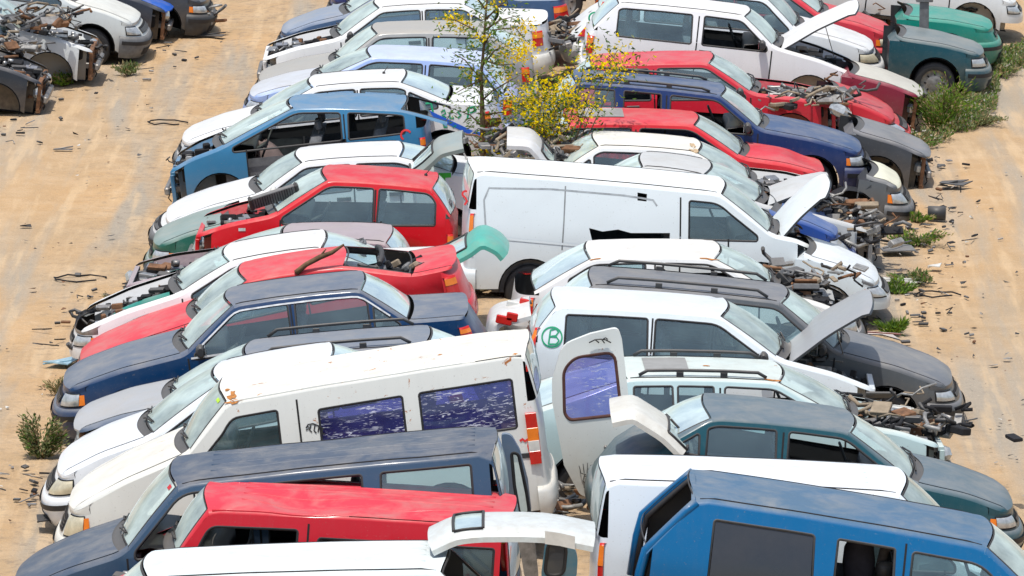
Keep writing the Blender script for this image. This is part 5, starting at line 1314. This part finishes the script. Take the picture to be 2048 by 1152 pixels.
heap('scattered parts on the pale green estate engine bay',1790,855,-11.6,110,.35,.35,12)
heap('dark rubble of parts under the open rear door of the cream van',1090,1010,-13.4,60,.2,.4,13)
# tall grey post
m=MB(); m.box((0,0,.2),(.13,.10,.4),0); m.box((0,0,.42),(.24,.16,.05),0); b=at(1848,58,15.9); thing('metal_post','short dark grey metal post standing behind the chalky bonnet, upper right','post',m,[GRP],b)
# ---------------------------------------------------------------- litter beside the tracks
def shard(name,label,cat,a,b_,mat,pts,h=.03,bend=0.,seed=0,th=.012):
    """thin bent piece lying on the ground; pts: outline in metres"""
    g=ground_at(a,b_); m=MB(); n=len(pts); top=[(x,y,h+bend*(x*x)) for x,y in pts]; bot=[(x,y,h+bend*(x*x)-th) for x,y in pts]
    m.add(top,[tuple(range(n))],0,False); m.add(bot,[tuple(range(n-1,-1,-1))],0,False); m.grid([top+[top[0]],bot+[bot[0]]],0,False)
    m.tube([(pts[0][0],pts[0][1],h),(pts[n//2][0],pts[n//2][1],h+.03)],.01,0,5)
    o=m.build(name,mat); o.location=g; return tag(o,label,cat)
shard('bumper_fragment','black bumper fragment lying alone on the right track','bumper piece',1908,376,PLA,[(-.2,-.12),(.1,-.2),(.24,-.05),(.05,.02),(.2,.14),(-.15,.1)],.06,.8)
shard('bumper_fragment','grey plastic bumper corner beside the weeds, right verge','bumper piece',1798,508,GRP,[(-.2,-.15),(.2,-.1),(.16,.2),(-.05,.25),(-.22,.1)],.10,-.9)
shard('loose_number_plate','black and white panel lying flat below the weeds on the right verge','panel',1792,565,WHP,[(-.28,-.08),(.20,-.30),(.30,-.18),(-.16,.1)],.05)
shard('trim_panel','black trim strip crossing the white panel, right verge','trim',1800,560,PLA,[(-.1,-.02),(.26,-.2),(.30,-.14),(-.06,.06)],.07)
shard('plastic_sheet','pale blue translucent plastic shard beside the navy saloon nose','plastic sheet',120,735,plain('pale_blue_plastic',(.28,.50,.62),.3,dust=.3),[(-.18,-.1),(.10,-.16),(.26,.05),(.16,.26),(-.05,.12)],.06,1.)
shard('black_plate','flat black plate lying near the upper left wrecks','plate',418,75,PLA,[(-.22,-.06),(.2,-.12),(.25,.06),(-.1,.12)],.04)
shard('mud_flap','black mud flap standing by the white saloon bumper, lower left','mud flap',88,1062,RUB,[(-.05,-.14),(.08,-.12),(.10,.1),(-.08,.12)],.12,3.)
shard('paper_scrap','crumpled white scrap on the sand, right track','paper',1868,541,WHP,[(-.08,-.06),(.06,-.09),(.09,.04),(-.02,.09)],.05,4.)
shard('body_panel_piece','maroon and white body panel piece under the old hatchback nose','panel piece',1745,682,paint('shard_maroon',(.25,.02,.04),(.7,.68,.66),.9),[(-.3,.12),(.1,-.1),(.30,-.26),(.22,.0),(-.2,.24)],.10,-.4)
shard('bent_bracket','bent grey bracket lying on the left track','bracket',125,302,STE,[(-.12,-.04),(.12,-.05),(.14,.02),(-.1,.05)],.03)
m=MB(); m.lathe([(0,0),(.09,0),(.09,.22),(0,.22)],'x',0,12); thing('filter_canister','dark cylindrical filter canister lying on the right verge','canister',m,[PLA],ground_at(1856,440)+Vector((0,0,.09)),(0,0,R(-8)))
def wire(label,a,b_,seed,r_=.25,mat=DBP):
    rng=random.Random(seed); m=MB(); m.tube([(r_*1.4*math.cos(t)*rng.uniform(.8,1.1),r_*.9*math.sin(t)*rng.uniform(.7,1.1),.01+rng.uniform(0,.03)) for t in np.linspace(0,5.4,14)],.010,0,5)
    thing('wire_loop',label,'wire',m,[mat],ground_at(a,b_))
wire('thin black wire loop on the left track',163,560,1); wire('black hose loop beside the right wheel marks',1870,592,2,.2); 
wire('short cable curl on the sand, upper left track',335,248,3,.22)
# countless crumbs
def crumbs():
    rng=random.Random(77); m=MB()
    for k in range(420):
        sidez=rng.random()
        if sidez<.55: x=5.4+rng.gauss(0,.5)+.0 ; y=rng.uniform(-16,20); x=4.6+abs(rng.gauss(0,.75))+(0 if y<-2 else 0)
        elif sidez<.85: y=rng.uniform(-18,18); x=-(4.9+abs(rng.gauss(0,.8)))
        else: y=rng.uniform(-20,24); x=rng.choice((-1,1))*rng.uniform(5,9)
        s_=rng.choice((.012,.015,.02,.03,.03,.05)); rot=Matrix.Rotation(rng.uniform(0,3),3,'Z')@Matrix.Rotation(rng.uniform(-.5,.5),3,'X')
        q=[Vector((rng.uniform(-1,1)*s_*1.6,rng.uniform(-1,1)*s_,rng.uniform(0,.8)*s_)) for _ in range(5)]
        m.add([tuple(rot@p+Vector((x,y,.02))) for p in q],[(0,1,2),(0,2,3),(0,3,4),(1,2,4),(1,3,4)],rng.choice((0,0,1,1,2,3,4)),False)
    o=m.build('gravel',[plain('dark_crumb',(.05,.05,.05),.8),plain('grey_stone',(.28,.26,.23),.9),WHP,RUS,PLA]); o['kind']='stuff'; return o
crumbs()
# ---------------------------------------------------------------- plants
def leafmat(name,c,v=.35): 
    k=('l',name)
    if k in MATS: return MATS[k]
    m,nt,ns,ls=newmat(name); vec=objvec(nt); n=noise(nt,9,3,vec); cc=mixc(nt,ramp(nt,n,.3,.7),tuple(x*(1-v) for x in c),tuple(x*(1+v) for x in c))
    d=N(nt,'ShaderNodeBsdfDiffuse'); L_(nt,cc,d.inputs[0]); t=N(nt,'ShaderNodeBsdfTranslucent'); L_(nt,cc,t.inputs[0]); x=N(nt,'ShaderNodeMixShader',i_0=.35); L_(nt,d.outputs[0],x.inputs[1]); L_(nt,t.outputs[0],x.inputs[2])
    o=N(nt,'ShaderNodeOutputMaterial'); L_(nt,x.outputs[0],o.inputs[0]); MATS[k]=m; return m
G1=leafmat('leaf_green',(.12,.22,.045));G2=leafmat('leaf_bright',(.17,.27,.03));G3=leafmat('leaf_grey_green',(.25,.29,.14));G4=leafmat('leaf_dark',(.04,.075,.02));FL=leafmat('yellow_petals',(.95,.72,.01),.1);DRY=leafmat('dry_straw',(.36,.29,.15)); WF=leafmat('white_petals',(.7,.68,.6),.1)
def leaf(m,p,dr,l,w_,mi,rng):
    dr=Vector(dr).normalized(); s_=dr.cross(Vector((rng.gauss(0,1),rng.gauss(0,1),rng.gauss(0,1))))
    if s_.length<1e-3: return
    s_.normalize(); up=dr.cross(s_); p=Vector(p); mid=p+dr*l*.5+up*l*.08
    m.add([tuple(p),tuple(mid+s_*w_),tuple(p+dr*l),tuple(mid-s_*w_)],[(0,1,2,3)],mi,False)
def clump(m,c,r,n,l,w_,mis,rng,updir=.4):
    for _ in range(n):
        while True:
            q=Vector((rng.uniform(-1,1),rng.uniform(-1,1),rng.uniform(-1,1)))
            if q.length<1: break
        p=Vector(c)+Vector((q.x*r[0],q.y*r[1],q.z*r[2])); d=q+Vector((rng.gauss(0,.5),rng.gauss(0,.5),updir+rng.gauss(0,.4)))
        leaf(m,p,d,l*rng.uniform(.6,1.3),w_*rng.uniform(.7,1.2),rng.choice(mis),rng)
def bush(name,label,a,b_,r,h,n,mats,l,w_,seed,flower=None,cat='bush',upd=.8):
    """a leafy plant with stems, standing where the sight line at a,b_ meets the ground"""
    rng=random.Random(seed); g=ground_at(a,b_); root=bpy.data.objects.new(name,None); link(root); root.location=g
    st=MB(); m=MB(); tips=[]
    for k in range(max(6,n//90)):
        an=rng.uniform(0,6.28); rr=r*math.sqrt(rng.random()); tp=Vector((rr*math.cos(an),rr*.8*math.sin(an),h*rng.uniform(.45,1)*(1-.4*(rr/r)**2))); tips.append(tp)
        st.tube([(tp.x*.15,tp.y*.15,0),(tp.x*.5,tp.y*.5,tp.z*.55),tuple(tp)],[.012,.008,.003],0,4)
    for k in range(n):
        tp=rng.choice(tips); t=rng.uniform(.15,1.05); base=Vector((tp.x*(.15+.85*t),tp.y*(.15+.85*t),tp.z*t)); q=base+Vector((rng.gauss(0,r*.10),rng.gauss(0,r*.10),rng.gauss(0,h*.06))); q.z=max(.01,q.z)
        mi=rng.randrange(len(mats)-(1 if flower else 0)); 
        if q.z<h*.35 and rng.random()<.5: mi=0
        leaf(m,q,(q.x*1.5/r+rng.gauss(0,.5),q.y/r+rng.gauss(0,.5),upd+rng.gauss(0,.4)),l*rng.uniform(.6,1.3),w_,mi,rng)
    if flower:
        for k in range(flower):
            tp=rng.choice(tips); q=tp+Vector((rng.gauss(0,r*.12),rng.gauss(0,r*.12),rng.gauss(.02,.03)))
            for j in range(4): leaf(m,q,(rng.gauss(0,1),rng.gauss(0,1),.6),.025,.012,len(mats)-1,rng)
    st.build('stems',[leafmat('stem_brown',(.16,.11,.06))],root); m.build('foliage',mats,root); return tag(root,label,cat)
bush('roadside_bush','bright green feathery bush beside the maroon car front',1888,262,.42,.85,2600,[G1,G2,G2,DRY],.07,.009,1)
bush('roadside_bush','straw tipped bush beside the navy saloon nose, left edge',80,916,.24,.56,1700,[G3,DRY,G1,DRY,G4],.055,.010,2)
bush('weed_tuft','low white flowered weed under the charcoal saloon nose',1830,296,.36,.22,900,[G1,G3,DRY,WF],.05,.012,3,30,'weed')
bush('weed_tuft','flat green weed patch beside the grey bumper, right verge',1828,446,.24,.14,400,[G1,G2,DRY],.06,.012,4,None,'weed')
bush('weed_tuft','wide weed patch beside the canister and plastic corner, right verge',1828,492,.42,.2,900,[G1,G2,G3,DRY],.06,.012,5,None,'weed')
bush('weed_tuft','weed patch behind the black and white panel',1838,566,.36,.16,600,[G3,G1,DRY],.06,.012,6,None,'weed')
bush('weed_tuft','weed tuft in front of the pale blue white bonnet',1795,590,.26,.2,500,[G1,G2,G3],.07,.012,7,None,'weed')
bush('weed_tuft','upright green grass tuft under the old hatchback bumper',1786,672,.22,.2,500,[G2,G1],.10,.008,8,None,'weed')
bush('weed_tuft','small weed tuft between the white front and the track, upper left',258,150,.34,.22,500,[G3,G1,DRY],.06,.012,9,None,'weed')
bush('weed_tuft','low weed at the foot of the stripped black front',130,172,.30,.18,450,[G2,G1,DRY],.06,.012,10,None,'weed')
bush('weed_tuft','dry tuft by the mauve saloon nose, left verge',228,612,.12,.16,250,[DRY,G3],.06,.006,11,None,'weed')
bush('weed_tuft','pale dry tuft above the straw tipped bush',118,792,.14,.2,300,[DRY,G3],.07,.006,12,None,'weed')
def cover():
    rng=random.Random(21); m=MB()
    poly=[(1862,170),(1990,120),(2060,95),(2070,130),(2000,165),(1990,225),(1950,262),(1900,270),(1850,240)]
    P=[ground_at(*q) for q in poly]; xs=[p.x for p in P]; ys=[p.y for p in P]; pl=[(p.x,p.y) for p in P]
    n=0
    while n<17000:
        x=rng.uniform(min(xs),max(xs)); y=rng.uniform(min(ys),max(ys))
        if not inside(np.array([x]),np.array([y]),pl)[0]: continue
        if vnoise(x*1.6,y*.9,31)<-.25: n+=1; continue
        hh=.10+.14*max(0,vnoise(x*1.3,y*1.1,9)+.4); z=rng.random()*hh
        leaf(m,(x,y,z),(rng.gauss(0,.6),rng.gauss(0,.6),.8),.06*rng.uniform(.6,1.4),.014,rng.choices((0,1,2,3,4),(3,2,8,4,.6))[0],rng); n+=1
    o=m.build('ground_cover',[G1,G2,G3,DRY,WF]); o['kind']='stuff'; o['label']='low white flowered weeds covering the verge, upper right'; o['category']='weeds'
cover()
# flowering sapling between the rows
def sapling():
    rng=random.Random(8); Y=4.4; T=lambda a,b_,dy=0: at(a,b_,Y+dy)
    base=T(968,372); base.z=0; root=bpy.data.objects.new('flowering_sapling',None); link(root); root.location=base; R_=lambda a,b_,dy=0: tuple(T(a,b_,dy)-base)
    m=MB(); trunk=[(0,0,0),R_(968,360),R_(966,310),R_(965,250),R_(964,200),R_(962,150),R_(967,100),R_(970,50),R_(974,0),R_(978,-50)]
    m.tube(trunk,[.045,.042,.038,.034,.028,.022,.018,.015,.011,.006],0,7); m.build('trunk',[leafmat('bark',(.22,.15,.09),.3)],root)
    br=[[(965,200),(985,182),(1008,168),(1040,150)],[(966,185),(955,150),(930,120),(905,105)],[(966,130),(990,100),(1020,90)],[(968,90),(950,60),(910,40),(880,35)],[(970,60),(1000,40),(1040,30)],
        [(966,255),(940,230),(900,215)],[(964,230),(1000,225),(1040,215)],[(970,40),(1000,10),(1035,-20)],[(968,90),(985,60),(1030,55),(1055,85)],[(963,160),(940,170),(905,190)],[(972,20),(950,-10),(925,-25)],[(966,290),(985,275),(1005,270)],[(967,120),(1000,130),(1030,128)]]
    bm=MB(); lm=MB(); fm=MB()
    for b_ in br:
        dy=rng.uniform(-.5,.5); P=[R_(a,c,dy*i/(len(b_)-1)) for i,(a,c) in enumerate(b_)]; bm.tube(P,[.014]+[.009]*(len(P)-2)+[.003],0,5)
        P=[Vector(p) for p in P]
        for i in range(1,len(P)):
            for k in range(44):
                t=rng.random(); q=P[i-1].lerp(P[i],t)+Vector((rng.gauss(0,.11),rng.gauss(0,.14),rng.gauss(0,.09)))
                leaf(lm,q,(rng.gauss(0,1),rng.gauss(0,1),rng.gauss(-.1,.6)),.085*rng.uniform(.6,1.2),.011,rng.randrange(3),rng)
    for k in range(170):
        t=rng.uniform(4,9); i=int(t); q=Vector(trunk[min(i,8)]).lerp(Vector(trunk[min(i+1,9)]),t-i)+Vector((rng.gauss(0,.13),rng.gauss(0,.13),rng.gauss(0,.1)))
        leaf(lm,q,(rng.gauss(0,1),rng.gauss(0,1),rng.gauss(0,.6)),.085,.011,rng.randrange(3),rng)
    fl=[(930,50,5),(960,75,4),(945,150,5),(1015,200,7),(990,240,5),(1040,108,16),(1022,90,10),(1055,95,9),(895,37,8),(918,38,7),(1005,150,6),(1052,48,7),(1000,118,7),(1040,62,5),(985,8,5)]
    for a,c,n in fl:
        c0=Vector(R_(a,c,rng.uniform(-.3,.3)))
        for k in range(n*6):
            q=c0+Vector((rng.gauss(0,.055+n*.003),rng.gauss(0,.09),rng.gauss(0,.045+n*.002)))
            for j in range(2): leaf(fm,q,(rng.gauss(0,1),rng.gauss(0,1),rng.gauss(0,1)),.034,.013,0,rng)
    bm.build('branches',[leafmat('bark',(.22,.15,.09),.3)],root); lm.build('foliage',[G1,G3,G2],root); fm.build('flowers',[FL],root)
    tag(root,'slender sapling with narrow leaves and yellow flowers growing between the two rows','sapling')
    Y2=4.0
    root=bpy.data.objects.new('flowering_shrub',None); link(root); base=at(1075,345,Y2); base.z=0; root.location=base; rr=lambda a,c,dy=0: Vector(tuple(at(a,c,Y2+dy)-base))
    st=MB(); lm=MB(); fm=MB()
    cl=[(1045,198,13),(1072,170,6),(1068,215,12),(1085,195,9),(1090,240,7),(1120,180,6),(1128,190,15),(1135,165,9),(1150,208,8),(1180,212,10),(1130,235,6),(1015,310,9),(990,292,8),(1045,318,7),(1085,262,9),(1110,215,12),(1192,130,10),(1240,132,11),(1212,150,5),(1180,90,4),(1235,100,5),(1060,235,10),(1105,250,9)]
    for a,c,n in cl:
        dy=rng.uniform(-.45,.45); tp=rr(a,c,dy); mid=tp*.55+Vector((rng.gauss(0,.08),rng.gauss(0,.05),.05)); st.tube([(0,0,0),tuple(mid),tuple(tp)],[.012,.008,.003],0,5)
        for k in range(n*7):
            q=tp+Vector((rng.gauss(0,.09+n*.003),rng.gauss(0,.12),rng.gauss(0,.08+n*.002)))
            for j in range(2): leaf(fm,q,(rng.gauss(0,1),rng.gauss(0,1),rng.gauss(0,1)),.036,.014,0,rng)
        for k in range(40+n*4):
            q=tp+Vector((rng.gauss(0,.16),rng.gauss(0,.16),rng.gauss(-.04,.14)))
            leaf(lm,q,(rng.gauss(0,1),rng.gauss(0,1),rng.gauss(0,.7)),.075,.011,rng.randrange(4),rng)
    for k in range(420):
        q=rr(rng.gauss(1060,38),rng.gauss(265,32),rng.uniform(-.5,.5)); leaf(lm,q,(rng.gauss(0,1),rng.gauss(0,1),rng.gauss(0,.7)),.07,.012,rng.randrange(4),rng)
    st.build('stems',[leafmat('bark',(.22,.15,.09),.3)],root); lm.build('foliage',[G1,G3,G4,G2],root); fm.build('flowers',[FL],root)
    tag(root,'dense shrub covered in yellow flower clusters between the rear ends of the cars','shrub')
sapling()

# rust blisters along the roof edge of the cream van and a few other roofs
ROR=plain('orange_rust',(.42,.17,.04),.85,var=.5,scale=30)
def blisters(car,spots,seed,mat=ROR):
    rng=random.Random(seed)
    for t,v,a,b in spots:
        d0=car.rf[0]+(car.rr[0]-car.rf[0])*t; m=MB(); n=14; c0=Vector(car.roofpt(d0,v))+Vector((0,0,.004)); ringp=[]
        for k in range(n):
            an=2*math.pi*k/n; r_=rng.uniform(.55,1.15); dd=d0+a*r_*math.cos(an); vv=max(-.999,min(.999,v+b*r_*math.sin(an))); p=Vector(car.roofpt(dd,vv)); out=Vector((0,p.y*.006,.005)); ringp.append(tuple(p+out))
        m.add([tuple(c0+Vector((0,c0.y*.006,.002)))]+ringp,[(0,1+k,1+(k+1)%n) for k in range(n)],0,True); m.build('rust_patch',mat,car.root)
c=C['L18']; s_=c.near
blisters(c,[(.012,s_*.80,.05,.16),(.02,s_*.97,.10,.03),(-.005,s_*.55,.03,.10),(.25,s_*.97,.03,.012),(.34,s_*.97,.10,.012),(.39,s_*.97,.07,.012),(.43,s_*.97,.09,.014),(.52,s_*.97,.03,.01),(.72,s_*.5,.03,.03),(.97,s_*.96,.03,.02),(.60,s_*.97,.02,.01)],1)
c=C['R6']; blisters(c,[(.0,c.near*.85,.06,.14),(.0,c.near*.4,.04,.3)],2,plain('pale_rust',(.45,.33,.20),.9,var=.3))
c=C['R9']; blisters(c,[(.03,c.near*.97,.14,.02),(.97,c.near*.97,.08,.02)],3)
c=C['R12']; blisters(c,[(.03,c.near*.88,.10,.05),(.45,c.near*.1,.04,.04)],4)

c=C['L7']; m=MB(); rng=random.Random(4); rows=[]
p0=c.M.inverted()@at(528,318,5.3)
for k,(z,r_) in enumerate(((.24,.05),(.16,.15),(.04,.19),(-.10,.18),(-.22,.13))): rows.append([(p0.x+r_*math.cos(a)*rng.uniform(.8,1.15)-.03*k,p0.y+r_*.9*math.sin(a)*rng.uniform(.8,1.15),p0.z+z+rng.uniform(-.02,.02)) for a in np.linspace(0,2*math.pi,14,endpoint=False)])
m.grid(rows,0,True,True); m.build('airbag',plain('pink_airbag_cloth',(.55,.36,.34),.9,var=.12),c.root)

def drift(label,a,b_,n,sx,sy,seed):
    """low scatter of small broken bits lying on the ground"""
    rng=random.Random(seed); g=ground_at(a,b_); m=MB()
    for k in range(n):
        c=(rng.gauss(0,sx),rng.gauss(0,sy),.02+rng.random()*.03); rot=Matrix.Rotation(rng.uniform(-1.6,1.6),3,'Z')@Matrix.Rotation(rng.uniform(-.4,.4),3,'X')
        if rng.random()<.7: m.box(c,(rng.uniform(.02,.13),rng.uniform(.02,.07),rng.uniform(.01,.03)),rng.choice((0,0,1,2,3,4)),rot)
        else: m.tube([c,(c[0]+rng.uniform(-.12,.12),c[1]+rng.uniform(-.2,.2),c[2]+.02),(c[0]+rng.uniform(-.2,.2),c[1]+rng.uniform(-.2,.2),.02)],.007,rng.choice((0,1,3)),5)
    o=m.build('broken_bits',[PLA,DBP,GRP,STE,RUS]); o.location=g; return tag(o,label,'litter',kind='stuff')
drift('broken bits between the canister and the grey bumper, right verge',1850,470,34,.35,1.2,1)
drift('broken bits scattered below the black bumper fragment, right verge',1880,405,14,.25,.9,2)
drift('dark litter along the noses by the pale blue white bonnet, right verge',1835,625,34,.3,1.2,3)
drift('dark litter in front of the cream van nose, lower left',60,985,22,.25,.8,4)
drift('grey litter beside the mauve saloon nose, left verge',180,640,26,.35,1.5,5)
drift('black litter before the upper left wrecks',70,240,22,.45,1.2,6)
drift('litter below the maroon car front at the weeds',1840,330,24,.3,.7,7)
drift('broken bits by the cream white saloon, upper left',330,110,16,.4,1.2,8)

# contents showing through the empty rear window of the coral coupe
c=C['L14']; rng=random.Random(31); Mi=c.M.inverted(); m=MB()
for k in range(46):
    q=Mi@at(rng.uniform(722,850),rng.uniform(520,545),-6.2+rng.uniform(-.3,.4)); q.z-=.05
    rot=Matrix.Rotation(rng.uniform(-.6,.6),3,'Z')@Matrix.Rotation(rng.uniform(-.5,.5),3,'Y')
    if rng.random()<.6: m.box(tuple(q),(rng.uniform(.05,.22),rng.uniform(.04,.18),rng.uniform(.03,.09)),rng.choice((0,0,1,2,3)),rot,.2)
    else: m.tube([tuple(q),tuple(q+Vector((rng.uniform(-.25,.25),rng.uniform(-.1,.1),rng.uniform(-.02,.06))))],.022,rng.choice((0,1,2)),6)
m.build('parcel_shelf_parts',[PLA,DBP,GRP,plain('tan_foam',(.30,.24,.17),.9)],c.root)
m=MB(); m.tube([tuple(c.scr(v,.50,False,.01)) for v in np.linspace(-.8,.75,7)],.03,0,7); m.build('torn_window_surround',RUB,c.root)
# pressed frame around the empty tailgate opening of the blue minivan
c=C['R15']
for sg in(1,-1):
    m=MB(); P_=[Vector(c.scr(.96*sg,t,False)) for t in (1.,.8,.6,.4,.2,0.)]; q=P_[-1]; P_+=[Vector((q.x-.03,q.y,q.z-.2)),Vector((q.x-.04,q.y*1.02,.62))]
    m.tube([tuple(p) for p in P_],.042,0,8); m.tube([(p.x+.035,p.y*.92,p.z-.01) for p in P_],.028,1,7); m.build('opening_frame',[c.mb,RUB],c.root)

bush('weed_tuft','dry grey green weeds between the two bushes of the upper right verge',1985,150,.40,.22,900,[G3,G3,DRY,WF],.05,.012,13,20,'weed')
bush('weed_tuft','dry weeds hugging the maroon car front, right verge',1868,285,.34,.2,700,[G3,DRY,G1],.05,.012,14,None,'weed')
bush('weed_tuft','straggling dry weeds at the outer corner of the verge, upper right',1960,250,.45,.16,700,[G3,DRY,G3],.05,.012,15,None,'weed')
